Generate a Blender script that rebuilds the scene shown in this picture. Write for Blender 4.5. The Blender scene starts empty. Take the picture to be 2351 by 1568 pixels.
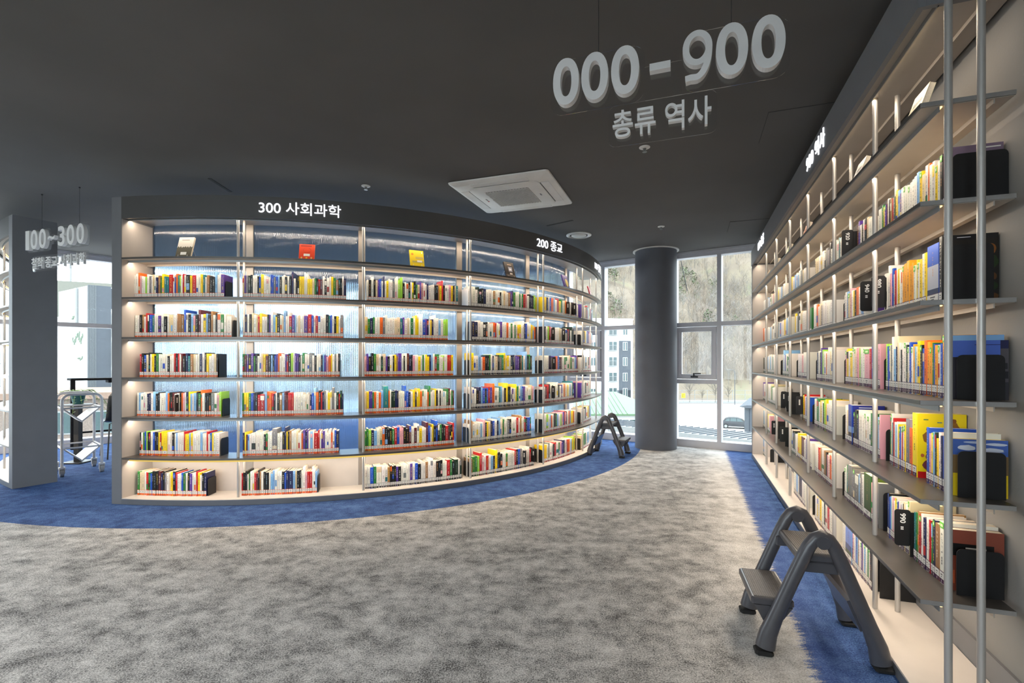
import bpy, math, random
from mathutils import Vector, Matrix

# ---------------------------------------------------------------- camera, sky, sun, lamps, exposure
SC = bpy.context.scene
COL = SC.collection
F, EYE = 1130.0, 1.24                      # focal length in pixels of the 2351 px frame, eye height
cam_d = bpy.data.cameras.new('camera'); cam = bpy.data.objects.new('camera', cam_d); COL.objects.link(cam)
cam.location = (0, 0, EYE); cam.rotation_euler = (math.pi/2, 0, 0)
cam_d.sensor_width = 36; cam_d.sensor_fit = 'HORIZONTAL'; cam_d.lens = F/2351*36
cam_d.shift_y = 47/2351; cam_d.clip_end = 1500
SC.camera = cam
w = bpy.data.worlds.new('overcast_sky'); SC.world = w; w.use_nodes = True
bg = w.node_tree.nodes['Background']; bg.inputs[0].default_value = (.80, .92, 1.0, 1); bg.inputs[1].default_value = 7.5
SC.view_settings.view_transform = 'Standard'; SC.view_settings.look = 'None'
SC.view_settings.exposure = 0.0; SC.view_settings.gamma = 1.0; SC.view_settings.use_curve_mapping = False
SC.cycles.use_denoising = True; SC.cycles.max_bounces = 7; SC.cycles.transparent_max_bounces = 24
SC.cycles.sample_clamp_indirect = 12.0
LED_COL = (1.0, .84, .66)
LED_BAY, LED_LINE = 2.6, 11.5              # watts of one curved bay strip, of one straight shelf strip
LAMP_W, LAMP_COL = 34.0, (1.0, .97, .93)

def area(name, loc, sx, sy, power, color, rz=0.0, tilt=None, parent=None, spread=180):
    d = bpy.data.lights.new(name, 'AREA'); d.shape = 'RECTANGLE'; d.size = sx; d.size_y = sy
    d.energy = power; d.color = color; d.spread = math.radians(spread)
    o = bpy.data.objects.new(name, d); COL.objects.link(o); o.location = loc
    o.rotation_euler = (tilt or 0, 0, rz)
    if parent: o.parent = parent
    return o

# ---------------------------------------------------------------- helpers
PI = math.pi
def lin(c):
    return tuple((x/12.92 if x <= .04045 else ((x+.055)/1.055)**2.4) for x in c)
def sr(r, g, b): return lin((r/255, g/255, b/255))

def principled(name):
    m = bpy.data.materials.new(name); m.use_nodes = True
    return m, m.node_tree, m.node_tree.nodes['Principled BSDF']
def mat(name, color, rough=.6, metal=0.0, var=.06, scale=8.0, bump=0.0, bscale=200.0, coat=0.0, stretch=None):
    m, nt, p = principled(name)
    N, L = nt.nodes, nt.links
    p.inputs['Roughness'].default_value = rough; p.inputs['Metallic'].default_value = metal
    if coat: p.inputs['Coat Weight'].default_value = coat
    g = N.new('ShaderNodeNewGeometry'); n = N.new('ShaderNodeTexNoise'); n.inputs['Scale'].default_value = scale
    n.inputs['Detail'].default_value = 4
    if stretch:
        mp = N.new('ShaderNodeMapping'); mp.inputs['Scale'].default_value = stretch
        L.new(g.outputs['Position'], mp.inputs[0]); L.new(mp.outputs[0], n.inputs['Vector'])
    else: L.new(g.outputs['Position'], n.inputs['Vector'])
    r = N.new('ShaderNodeValToRGB'); e = r.color_ramp.elements
    e[0].position = .3; e[1].position = .7
    e[0].color = tuple(c*(1-var) for c in color)+(1,); e[1].color = tuple(min(1, c*(1+var)) for c in color)+(1,)
    L.new(n.outputs['Fac'], r.inputs[0]); L.new(r.outputs[0], p.inputs['Base Color'])
    if bump:
        b = N.new('ShaderNodeTexNoise'); b.inputs['Scale'].default_value = bscale; L.new(g.outputs['Position'], b.inputs['Vector'])
        bb = N.new('ShaderNodeBump'); bb.inputs['Strength'].default_value = bump; bb.inputs['Distance'].default_value = .002
        L.new(b.outputs['Fac'], bb.inputs['Height']); L.new(bb.outputs[0], p.inputs['Normal'])
    return m
def attr_mat(name, rough=.5, coat=0.0):
    m, nt, p = principled(name)
    a = nt.nodes.new('ShaderNodeAttribute'); a.attribute_name = 'Col'
    nt.links.new(a.outputs['Color'], p.inputs['Base Color']); p.inputs['Roughness'].default_value = rough
    if coat: p.inputs['Coat Weight'].default_value = coat; p.inputs['Coat Roughness'].default_value = .25
    return m
def emis(name, color, s):
    m = bpy.data.materials.new(name); m.use_nodes = True; nt = m.node_tree
    nt.nodes.remove(nt.nodes['Principled BSDF'])
    e = nt.nodes.new('ShaderNodeEmission'); e.inputs[0].default_value = color+(1,); e.inputs[1].default_value = s
    nt.links.new(e.outputs[0], nt.nodes['Material Output'].inputs[0]); return m
def glass(name, tint=(1, 1, 1), refl=.05):
    m = bpy.data.materials.new(name); m.use_nodes = True; nt = m.node_tree
    nt.nodes.remove(nt.nodes['Principled BSDF'])
    t = nt.nodes.new('ShaderNodeBsdfTransparent'); t.inputs[0].default_value = tint+(1,)
    g = nt.nodes.new('ShaderNodeBsdfGlossy'); g.inputs['Roughness'].default_value = .02
    lw = nt.nodes.new('ShaderNodeLayerWeight'); lw.inputs[0].default_value = .25
    mr = nt.nodes.new('ShaderNodeMapRange'); mr.inputs['To Min'].default_value = refl; mr.inputs['To Max'].default_value = .5
    nt.links.new(lw.outputs['Facing'], mr.inputs['Value'])
    x = nt.nodes.new('ShaderNodeMixShader'); nt.links.new(mr.outputs[0], x.inputs[0])
    nt.links.new(t.outputs[0], x.inputs[1]); nt.links.new(g.outputs[0], x.inputs[2])
    nt.links.new(x.outputs[0], nt.nodes['Material Output'].inputs[0]); return m

class MB:
    def __init__(s): s.v, s.f, s.c, s.m, s.mi = [], [], [], None, []
    def face(s, pts, col=None, mi=0):
        n = len(s.v); s.v += [tuple(p) for p in pts]; s.f.append(tuple(range(n, n+len(pts)))); s.c.append(col or (1, 1, 1)); s.mi.append(mi)
    def mesh(s, vs, fs, col=None, mi=0):
        n = len(s.v); s.v += [tuple(p) for p in vs]
        for f in fs: s.f.append(tuple(i+n for i in f)); s.c.append(col or (1, 1, 1)); s.mi.append(mi)
    def box(s, o, ux, uy, uz, col=None, mi=0):   # o corner, edge vectors
        o, ux, uy, uz = map(Vector, (o, ux, uy, uz))
        p = [o, o+ux, o+ux+uy, o+uy]; p += [q+uz for q in p]
        s.mesh(p, [(0, 3, 2, 1), (4, 5, 6, 7), (0, 1, 5, 4), (1, 2, 6, 5), (2, 3, 7, 6), (3, 0, 4, 7)], col, mi)
    def bx(s, x0, x1, y0, y1, z0, z1, col=None, mi=0):
        s.box((x0, y0, z0), (x1-x0, 0, 0), (0, y1-y0, 0), (0, 0, z1-z0), col, mi)
    def bbox(s, x0, x1, y0, y1, z0, z1, b=.004, col=None):   # chamfered in plan and on top
        def ring(i, z): return [(x0+i+b, y0+i, z), (x1-i-b, y0+i, z), (x1-i, y0+i+b, z), (x1-i, y1-i-b, z), (x1-i-b, y1-i, z), (x0+i+b, y1-i, z), (x0+i, y1-i-b, z), (x0+i, y0+i+b, z)]
        rs = [ring(b*.7, z0), ring(0, z0+b*.7), ring(0, z1-b*.7), ring(b*.7, z1)]
        s.loft(rs, col)
    def loft(s, rings, col=None, closed=True, cap=True, mi=0):
        n = len(rings[0]); vs = [p for r in rings for p in r]; fs = []
        for k in range(len(rings)-1):
            for i in range(n if closed else n-1):
                j = (i+1) % n; fs.append((k*n+i, k*n+j, (k+1)*n+j, (k+1)*n+i))
        if cap: fs.append(tuple(reversed(range(n)))); fs.append(tuple(range((len(rings)-1)*n, len(rings)*n)))
        s.mesh(vs, fs, col, mi)
    def tube(s, path, r, n=12, col=None, cap=True, r2=None, closed=False):
        path = [Vector(p) for p in path]; rings = []; up = None; m = len(path)
        for i, p in enumerate(path):
            a = path[i-1] if (i > 0 or closed) else path[i]; b = path[(i+1) % m] if (i < m-1 or closed) else path[i]
            t = (b-a).normalized()
            if up is None: up = Vector((0, 0, 1)) if abs(t.z) < .9 else Vector((1, 0, 0))
            sd = t.cross(up).normalized(); up = sd.cross(t).normalized()
            ri = r[i] if isinstance(r, (list, tuple)) else r
            rj = (r2[i] if isinstance(r2, (list, tuple)) else r2) if r2 is not None else ri
            rings.append([p+sd*ri*math.cos(2*PI*k/n)+up*rj*math.sin(2*PI*k/n) for k in range(n)])
        if closed: rings.append(rings[0]); cap = False
        s.loft(rings, col, True, cap)
    def cyl(s, x, y, z0, z1, r, n=20, col=None): s.tube([(x, y, z0), (x, y, z1)], r, n, col)
    def lathe(s, prof, c=(0, 0, 0), n=32, col=None, cap=True):
        s.loft([[(c[0]+r*math.cos(2*PI*k/n), c[1]+r*math.sin(2*PI*k/n), c[2]+z) for k in range(n)] for r, z in prof], col, True, cap)
    def arc(s, c, r0, r1, z0, z1, a0, a1, n=40, col=None):   # annular sector, angles in degrees from -Y
        rings = []
        for i in range(n+1):
            a = math.radians(a0+(a1-a0)*i/n); sx, cx = math.sin(a), -math.cos(a)
            rings.append([(c[0]+r1*sx, c[1]+r1*cx, z0), (c[0]+r1*sx, c[1]+r1*cx, z1), (c[0]+r0*sx, c[1]+r0*cx, z1), (c[0]+r0*sx, c[1]+r0*cx, z0)])
        s.loft(rings, col)
    def prism(s, poly, z0, z1, col=None):
        s.loft([[(x, y, z0) for x, y in poly], [(x, y, z1) for x, y in poly]], col)
    def build(s, name, material=None, parent=None, smooth=False, ang=40):
        me = bpy.data.meshes.new(name); me.from_pydata(s.v, [], s.f)
        ms = material if isinstance(material, (list, tuple)) else [material]
        for m in ms:
            if m: me.materials.append(m)
        if len(ms) > 1: me.polygons.foreach_set('material_index', s.mi)
        ca = me.color_attributes.new('Col', 'FLOAT_COLOR', 'CORNER'); buf = []
        for f, c in zip(s.f, s.c): buf += [c[0], c[1], c[2], 1.0]*len(f)
        ca.data.foreach_set('color', buf)
        if smooth:
            me.polygons.foreach_set('use_smooth', [True]*len(me.polygons)); me.set_sharp_from_angle(angle=math.radians(ang))
        o = bpy.data.objects.new(name, me); COL.objects.link(o)
        if parent: o.parent = parent
        return o
def empty(name, loc=(0, 0, 0), rz=0, parent=None):
    o = bpy.data.objects.new(name, None); COL.objects.link(o); o.location = loc; o.rotation_euler = (0, 0, rz)
    o.empty_display_size = .1
    if parent: o.parent = parent
    return o
def tag(o, label=None, cat=None, group=None, kind=None):
    if label: o['label'] = label
    if cat: o['category'] = cat
    if group: o['group'] = group
    if kind: o['kind'] = kind
    return o
def part(o, label): o['label'] = label; return o
def copy_tree(o, parent=None):
    c = o.copy(); COL.objects.link(c)
    if parent: c.parent = parent
    for ch in list(o.children): copy_tree(ch, c)
    return c

FC = bpy.data.curves.new('lettering_source', 'FONT')
FO = bpy.data.objects.new('lettering_source', FC); COL.objects.link(FO)
_tc = {}
def text_geo(body, depth=0.0, bold=0.0):
    """flat or extruded lettering: (verts, faces) with its own bounding box moved to 0..w, 0..h"""
    k = (body, depth, bold)
    if k in _tc: return _tc[k]
    FC.body = body; FC.size = 1; FC.extrude = depth; FC.offset = bold; FC.resolution_u = 9
    bpy.context.view_layer.update()
    me = bpy.data.meshes.new_from_object(FO.evaluated_get(bpy.context.evaluated_depsgraph_get()))
    vs = [v.co.copy() for v in me.vertices]; fs = [tuple(p.vertices) for p in me.polygons]
    x0 = min(v.x for v in vs); x1 = max(v.x for v in vs); y0 = min(v.y for v in vs); y1 = max(v.y for v in vs)
    vs = [(v.x-x0, v.y-y0, v.z) for v in vs]; bpy.data.meshes.remove(me)
    _tc[k] = (vs, fs, x1-x0, y1-y0); return _tc[k]
def put_text(mb, body, o, ux, uy, uz, w_, h_, d_=0.0, bold=.012, col=None):
    """lettering fitted in a w_ x h_ rectangle at o; ux reading direction, uy up, uz towards the reader"""
    vs, fs, W, Hh = text_geo(body, .5 if d_ else 0.0, bold)
    o, ux, uy, uz = map(Vector, (o, ux, uy, uz))
    mb.mesh([o+ux*(x/W*w_)+uy*(y/Hh*h_)+uz*(z*d_) for x, y, z in vs], fs, col)

def nine(mb, o, ux, uy, uz, w_, h_, d_, t):
    """a 9 with a closed oval bowl and a curled tail, as thick strokes"""
    o, ux, uy, uz = map(Vector, (o, ux, uy, uz)); t *= .5
    def stroke(pts, dz, closed=False):
        n = len(pts); L, R = [], []
        for i, (x, y) in enumerate(pts):
            a = pts[i-1] if (i or closed) else pts[i]; b = pts[(i+1) % n] if (i < n-1 or closed) else pts[i]
            dx, dy = b[0]-a[0], b[1]-a[1]; q = math.hypot(dx, dy); nx, ny = -dy/q*t, dx/q*t
            L.append((x+nx, y+ny)); R.append((x-nx, y-ny))
        f = lambda p, z: o+ux*p[0]+uy*p[1]+uz*z
        rings = [[f(L[i], -d_/2), f(L[i], d_/2+dz), f(R[i], d_/2+dz), f(R[i], -d_/2)] for i in range(n)]
        if closed: rings.append(rings[0])
        mb.loft(rings, None, True, not closed)
    cx, cy, rx, ry = w_/2, h_*.655, w_/2-t, h_*.345-t
    stroke([(cx+rx*math.cos(2*PI*k/40), cy+ry*math.sin(2*PI*k/40)) for k in range(40)], 0, True)
    tail = [(w_-t, cy-h_*.02*k/4) for k in range(5)]
    for k in range(1, 17):
        a = math.radians(112*k/16); tail.append((w_-t-(w_*.62)*(1-math.cos(a))*.72, cy-h_*.02-(h_*.635-t-h_*.02)*math.sin(min(a, PI/2))+(h_*.02*(a-PI/2) if a > PI/2 else 0)))
    tail.append((w_*.10, t+h_*.012)) if tail[-1][0] > w_*.14 else None
    stroke(tail, .0004)

# ---------------------------------------------------------------- plan of the room
CC = (-2.765, 8.49); RO, RI = 4.25, 3.94           # centre and radii of the curved bookcases
def P(a, r, z=0.0):
    a = math.radians(a); return Vector((CC[0]+r*math.sin(a), CC[1]-r*math.cos(a), z))
SL = [.05, .405, .757, 1.105, 1.457, 1.805, 2.152]; ZH0, ZH1, ZC = 2.49, 2.68, 2.85   # shelf tops, header, ceiling
B0 = Vector((1.438, 1.735, 0)); BD = Vector((.3392, .9407, 0)); BN = Vector((.9407, -.3392, 0))   # straight bookcase: near front corner, along, inward
def Q(s, t, z=0.0): return B0+BD*s+BN*t+Vector((0, 0, z))
UP = Vector((0, 0, 1))
W1 = Vector((2.436, 7.29, 0)); W1D = Vector((.838, -.546, 0)).normalized(); W1N = Vector((.546, .838, 0)).normalized()
W2 = Vector((-6.54, 7.05, 0)); W2D = Vector((.65, .76, 0)).normalized(); W2N = Vector((-.76, .65, 0)).normalized()
def meet(p, d, q, e):
    k = d.x*e.y-d.y*e.x; return ((q.x-p.x)*e.y-(q.y-p.y)*e.x)/k
U_K = meet(W1, W1D, W2, W2D); KP = W1+W1D*U_K                # corner of the two glazed walls
TW = .30
U_R = meet(W1, W1D, Q(0, TW), BD); RP = W1+W1D*U_R           # where the glazed wall meets the right wall
V_L = meet(W2, W2D, Vector((-9, 0, 0)), Vector((0, 1, 0))); LP = W2+W2D*V_L
YB = -4.0; RB = Q((YB-B0.y+BN.y*-TW)/BD.y, TW)

# ---------------------------------------------------------------- materials
M = {}
M['ceiling'] = mat('ceiling_paint', (.098, .093, .089), .85, 0, .10, 1.2, .15, 60)
M['wall'] = mat('plaster_beige', (.235, .225, .215), .8, 0, .06, 2.5, .2, 90)
M['wallb'] = mat('plaster_grey', (.42, .41, .40), .85)
M['panel'] = mat('panel_grey_paint', (.175, .175, .185), .55, 0, .04, 6, .1, 300)
M['header'] = mat('header_dark_paint', (.085, .080, .078), .5, .1, .04, 6, .1, 300)
M['inner'] = mat('panel_inner_beige', (.50, .455, .42), .6, 0, .04, 5)  # strip light on the grey panels put into this beige; also the back board
M['basetop'] = mat('base_top_beige', (.70, .64, .585), .45, 0, .04, 6)
M['shelf'] = mat('shelf_bronze_metal', (.13, .118, .108), .34, .55, .05, 9, .05, 500)
M['kick'] = mat('plinth_grey', (.16, .16, .17), .5, .2)
M['under'] = mat('shelf_underside_beige', (.42, .375, .33), .5, .2, .04, 8)  # bronze shelf from below, glow of the strips put into the colour
M['pole'] = mat('pole_brushed_metal', (.50, .475, .445), .45, .5, .05, 20, 0, 1, 0, (1, 1, .05))
M['alu'] = mat('brushed_aluminium', (.55, .54, .53), .30, .85, .04, 40)
M['fin'] = mat('led_channel_metal', (.30, .31, .31), .35, .6)
M['led'] = emis('led_strip', (1.0, .66, .25), 3.0)
M['ledy'] = emis('amber_led_strip', (1.0, .70, .16), .85)
M['ledw'] = emis('lit_lettering', (.93, .95, 1.0), 1.7)
M['post'] = mat('back_post_bronze', (.36, .32, .285), .4, .5)
M['black'] = mat('black_steel', (.013, .013, .014), .42, .2, .1, 30)
M['white'] = mat('white_plastic', (.70, .69, .66), .4)
M['letter'] = mat('letter_grey_white', (.80, .78, .76), .5)
M['dark'] = mat('dark_void', (.02, .02, .02), .8)
M['cable'] = mat('thin_cable', (.03, .03, .03), .5)
M['frame'] = mat('window_frame_grey', (.50, .49, .515), .4, .1, .03, 5)
M['glass'] = glass('window_glass', (.97, .99, .985), .03)
M['acryl'] = glass('clear_acrylic', (.985, .99, .99), .035)
M['col'] = mat('column_dark_paint', (.098, .104, .122), .6, .0, .05, 5, .15, 250)
M['stool'] = mat('stool_grey_plastic', (.075, .073, .082), .28, 0, .05, 30)
M['tread'] = mat('stool_tread', (.17, .155, .15), .5, 0, .1, 60, .5, 500)
M['counter'] = mat('matte_black_laminate', (.010, .010, .011), .8, 0, .1, 30); M['counter'].node_tree.nodes['Principled BSDF'].inputs['Specular IOR Level'].default_value = .08
M['rubber'] = mat('black_rubber', (.01, .01, .01), .7)
M['trolley'] = mat('trolley_white_steel', (.56, .57, .60), .35, .2)
M['wheel'] = mat('grey_caster', (.28, .28, .29), .5)
M['teal'] = mat('teal_pot', (.03, .12, .13), .5)
M['leaf'] = mat('leaf_green', (.22, .36, .07), .5, 0, .4, 40)
M['book'] = attr_mat('book_cloth', .42, .15)
M['page'] = mat('book_pages', (.80, .71, .57), .8, 0, .08, 220)
M['lab'] = attr_mat('book_label', .4)
M['paint'] = attr_mat('painted_surfaces', .6)

# fluted panel: ribs are in the mesh, slightly blue and clouded
def fluted():
    m = bpy.data.materials.new('fluted_panel'); m.use_nodes = True; nt = m.node_tree
    nt.nodes.remove(nt.nodes['Principled BSDF'])
    r = nt.nodes.new('ShaderNodeBsdfRefraction'); r.inputs['Color'].default_value = (.66, .77, .88, 1); r.inputs['Roughness'].default_value = .10; r.inputs['IOR'].default_value = 1.22
    t = nt.nodes.new('ShaderNodeBsdfTransparent'); t.inputs[0].default_value = (.66, .77, .88, 1)
    d = nt.nodes.new('ShaderNodeBsdfTranslucent'); d.inputs[0].default_value = (.62, .76, .95, 1)
    g = nt.nodes.new('ShaderNodeBsdfGlossy'); g.inputs['Roughness'].default_value = .12
    a = nt.nodes.new('ShaderNodeMixShader'); a.inputs[0].default_value = .30; nt.links.new(r.outputs[0], a.inputs[1]); nt.links.new(t.outputs[0], a.inputs[2])
    b = nt.nodes.new('ShaderNodeMixShader'); b.inputs[0].default_value = .06; nt.links.new(a.outputs[0], b.inputs[1]); nt.links.new(d.outputs[0], b.inputs[2])
    c = nt.nodes.new('ShaderNodeMixShader'); c.inputs[0].default_value = .06; nt.links.new(b.outputs[0], c.inputs[1]); nt.links.new(g.outputs[0], c.inputs[2])
    nt.links.new(c.outputs[0], nt.nodes['Material Output'].inputs[0]); return m
M['flute'] = fluted()

def carpet():
    m, nt, p = principled('carpet_grey_and_blue'); N, L = nt.nodes, nt.links
    p.inputs['Roughness'].default_value = .95; p.inputs['Specular IOR Level'].default_value = .15
    g = N.new('ShaderNodeNewGeometry'); sx = N.new('ShaderNodeSeparateXYZ'); L.new(g.outputs['Position'], sx.inputs[0])
    def math_(op, a, b=None, c=None):
        n = N.new('ShaderNodeMath'); n.operation = op
        for i, q in enumerate((a, b, c)):
            if q is None: continue
            if isinstance(q, (int, float)): n.inputs[i].default_value = q
            else: L.new(q, n.inputs[i])
        return n.outputs[0]
    def noise(scale, detail=3, st=None, rough=.55, rot=0.0):
        n = N.new('ShaderNodeTexNoise'); n.inputs['Scale'].default_value = scale; n.inputs['Detail'].default_value = detail; n.inputs['Roughness'].default_value = rough
        if st:
            mp = N.new('ShaderNodeMapping'); mp.inputs['Scale'].default_value = st; mp.inputs['Rotation'].default_value = (0, 0, rot); L.new(g.outputs['Position'], mp.inputs[0]); L.new(mp.outputs[0], n.inputs['Vector'])
        else: L.new(g.outputs['Position'], n.inputs['Vector'])
        return n.outputs['Fac']
    def ramp(f, stops):
        r = N.new('ShaderNodeValToRGB'); e = r.color_ramp.elements
        while len(e) < len(stops): e.new(.5)
        for q, (po, c) in zip(e, stops): q.position = po; q.color = c+(1,)
        L.new(f, r.inputs[0]); return r.outputs[0]
    def mix(f, a, b):
        x = N.new('ShaderNodeMix'); x.data_type = 'RGBA'
        if isinstance(f, (int, float)): x.inputs[0].default_value = f
        else: L.new(f, x.inputs[0])
        L.new(a, x.inputs[6]); L.new(b, x.inputs[7]); return x.outputs[2]
    def smooth(v, a, b):
        r = N.new('ShaderNodeMapRange'); r.interpolation_type = 'SMOOTHSTEP'; r.inputs['From Min'].default_value = a; r.inputs['From Max'].default_value = b; L.new(v, r.inputs['Value']); return r.outputs[0]
    big = noise(3.6, 7, (1, 1.5, 1), .66, .35); yarn = noise(150, 2, None, .8); mid = noise(11, 6, None, .72)
    blend = math_('ADD', math_('MULTIPLY', big, .42), math_('ADD', math_('MULTIPLY', yarn, .80), math_('ADD', math_('MULTIPLY', mid, .50), -.34)))
    grey = ramp(blend, [(.38, (.09, .09, .09)), (.53, (.45, .445, .435)), (.68, (.76, .75, .73))])
    blue = ramp(blend, [(.38, (.021, .042, .130)), (.54, (.058, .120, .305)), (.68, (.115, .215, .45))])
    # arc zone round the curved bookcases
    dx = math_('SUBTRACT', sx.outputs[0], CC[0]); dy = math_('SUBTRACT', sx.outputs[1], CC[1])
    rad = math_('SQRT', math_('ADD', math_('MULTIPLY', dx, dx), math_('MULTIPLY', dy, dy)))
    arc = math_('LESS_THAN', math_('ADD', rad, math_('MULTIPLY', math_('SUBTRACT', yarn, .5), .012)), 4.826)
    # ragged zone along the straight bookcase
    t = math_('ADD', math_('MULTIPLY', math_('SUBTRACT', sx.outputs[0], B0.x), BN.x), math_('MULTIPLY', math_('SUBTRACT', sx.outputs[1], B0.y), BN.y))
    rag = noise(16, 7, (.3, 2.2, 1), .8, -.346)
    tt = math_('ADD', t, math_('ADD', math_('MULTIPLY', math_('SUBTRACT', rag, .5), .22), math_('MULTIPLY', math_('SUBTRACT', yarn, .5), .16)))
    band = math_('MULTIPLY', smooth(tt, -.75, -.34), .8)  # carpet paler towards the bookcase: spill from its strips put into the colour
    cream = ramp(blend, [(.34, (.40, .39, .37)), (.54, (.68, .665, .64)), (.66, (.78, .765, .74))])
    light = ramp(blend, [(.40, (.045, .085, .25)), (.60, (.10, .17, .40)), (.7, (.16, .25, .5))])
    strip = mix(smooth(tt, -.27, -.05), light, blue)
    base = mix(band, grey, cream)
    base = mix(smooth(tt, -.305, -.285), base, strip)
    base = mix(arc, base, blue)
    L.new(base, p.inputs['Base Color'])
    b = N.new('ShaderNodeBump'); b.inputs['Strength'].default_value = .5; b.inputs['Distance'].default_value = .004; L.new(yarn, b.inputs['Height']); L.new(b.outputs[0], p.inputs['Normal'])
    return m
M['carpet'] = carpet()

# ---------------------------------------------------------------- room shell
poly = [(RP.x, RP.y), (KP.x, KP.y), (LP.x, LP.y), (-9, YB), (RB.x, YB)]
mb = MB(); mb.prism(poly, -.2, 0); tag(mb.build('floor', M['carpet']), 'grey mottled carpet with dark blue bands along the bookcases', 'floor', kind='structure')
op = [(RP.x+.4, RP.y+.25), (KP.x, KP.y+.35), (LP.x-.3, LP.y+.2), (-9.2, YB-.2), (RB.x+.2, YB-.2)]
mb = MB(); mb.prism(op, ZC, ZC+.2); tag(mb.build('ceiling', M['ceiling']), 'dark grey painted ceiling', 'ceiling', kind='structure')
mb = MB(); a, b = Q(meet(B0+BN*TW, BD, W1, W1D)+.35, TW), Vector((RB.x, YB, 0))
mb.box(a, b-a, BN*.15, UP*ZC); tag(mb.build('wall_right', M['wall']), 'beige grey plaster wall behind the straight bookcase', 'wall', kind='structure')
mb = MB(); mb.bx(-9.15, RB.x+.1, YB-.15, YB, 0, .5); mb.bx(-9.15, RB.x+.1, YB-.15, YB, 2.75, ZC); mb.bx(-9.15, -8.8, YB-.15, YB, .5, 2.75); mb.bx(-1.0, RB.x+.1, YB-.15, YB, .5, 2.75); tag(mb.build('wall_back', M['wallb']), 'plain wall behind the viewpoint', 'wall', kind='structure')
mb = MB(); mb.bx(-9.15, -9, YB-.15, LP.y+.1, 0, ZC); tag(mb.build('wall_left', M['wallb']), 'plain wall at the far left', 'wall', kind='structure')
mb = MB(); mb.box(Q(-2.5, TW-.012, .0), BD*(2.5+4.93), BN*.0115, UP*.15); tag(mb.build('baseboard_right', M['panel']), 'grey skirting along the right wall', 'skirting', kind='structure')
mb = MB(); mb.lathe([(.292, 0), (.292, ZC)], (2.085, 7.14, 0), 64)
colm = tag(mb.build('column', M['col'], smooth=True), 'round dark grey column before the window', 'column', kind='structure')
mb = MB(); mb.lathe([(.2925, ZC-.012), (.322, ZC-.012), (.322, ZC), (.2925, ZC)], (2.085, 7.14, 0), 64, cap=False)
tag(mb.build('ceiling_ring', M['white'], colm, True), 'white ring where the column meets the ceiling')

w3 = tag(empty('window_3', (-4.9, YB, .5)), 'wide window behind the viewpoint', 'window', kind='structure')  # added opening, never in view: frontal daylight for signs and shelf fronts
for i in range(7): mb = MB(); mb.bx(-3.9+1.3*i-.03, -3.9+1.3*i+.03, -.12, -.02, 0, 2.25); mb.build('mullion', M['frame'], w3)
for i in range(6): mb = MB(); x = -3.9+1.3*i; mb.face([(x+.03, -.08, 0), (x+1.27, -.08, 0), (x+1.27, -.08, 2.25), (x+.03, -.08, 2.25)]); mb.build('pane', M['glass'], w3)
def glazed(name, o, d, n, u0, u1, mull, vents, label):
    root = tag(empty(name, (0, 0, 0)), label, 'window', kind='structure')
    D = .14
    def bar(nm, ua, ub, z0, z1, dep=D, off=0.0, par=root):
        m_ = MB(); m_.box(o+d*ua+n*off+UP*z0, d*(ub-ua), n*dep, UP*(z1-z0)); return m_.build(nm, M['frame'], par)
    bar('sill', u0, u1, 0, .105, D+.05); bar('head', u0, u1, ZC-.085, ZC); bar('track', u0, u1, ZC-.03, ZC-.001, .03, -.032)
    zt0, zt1, zl0, zl1 = 1.755, 1.815, .925, .985
    us = sorted(mull)
    for u in us: bar('mullion', u-.028, u+.028, .105, ZC-.085)
    edges = [u0]+us+[u1]
    for i in range(len(edges)-1):
        a = edges[i]+(.028 if i else 0); b = edges[i+1]-(.028 if i < len(edges)-2 else 0)
        if b-a < .05: continue
        bar('transom', a, b, zt0, zt1)
        zs = [(.105, zt0), (zt1, ZC-.085)]
        if i in vents:
            bar('transom', a, b, zl0, zl1); zs = [(.105, zl0), (zl1, zt0), (zt1, ZC-.085)]
            sa, sb, s0, s1 = a+.012, b-.012, zl1+.01, zt0-.01
            sm = MB(); w_ = .045
            for (p0, p1, q0, q1) in ((sa, sa+w_, s0, s1), (sb-w_, sb, s0, s1), (sa+w_, sb-w_, s0, s0+w_), (sa+w_, sb-w_, s1-w_, s1)):
                sm.box(o+d*p0+n*-.012+UP*q0, d*(p1-p0), n*.07, UP*(q1-q0))
            for (p0, p1, q0, q1) in ((sa+w_, sa+w_+.02, s0+w_, s1-w_), (sb-w_-.02, sb-w_, s0+w_, s1-w_), (sa+w_+.02, sb-w_-.02, s0+w_, s0+w_+.02), (sa+w_+.02, sb-w_-.02, s1-w_-.02, s1-w_)):
                sm.box(o+d*p0+n*.01+UP*q0, d*(p1-p0), n*.05, UP*(q1-q0))
            sash = sm.build('awning_sash', M['frame'], root)
            hm = MB(); c = o+d*((sa+sb)/2-.02)+n*-.012+UP*(s0+.03)
            hm.box(c-d*.05-UP*.012-n*.02, d*.1, n*.02, UP*.024); hm.box(c-d*.01-n*.05, d*.02, n*.03, UP*.05); hm.box(c-d*.01-n*.055+UP*.04, d*.11, n*.016, UP*.016)
            part(hm.build('handle', M['black'], sash), 'dark lever handle')
        for z0, z1 in zs:
            g = MB(); g.face([o+d*a+n*.11+UP*z0, o+d*b+n*.11+UP*z0, o+d*b+n*.11+UP*z1, o+d*a+n*.11+UP*z1]); g.build('pane', M['glass'], root)
    return root
m1 = [u for u in (.5915, -.0325, -1.162, -1.79, -2.42, -3.05, -3.68, -4.3, -4.93, -5.56, -6.19, 1.215) if U_K+.1 < u < U_R-.05]
e1 = [U_K]+sorted(m1)+[U_R]
vents1 = [i for i in range(len(e1)-1) if any(abs(e1[i]-q) < .01 for q in (-.0325, -1.79, -4.3))]
glazed('window_1', W1, W1D, W1N, U_K, U_R, m1, vents1, 'full height glazed wall with grey frames behind the column')
U2K = (KP-W2).dot(W2D)
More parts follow.
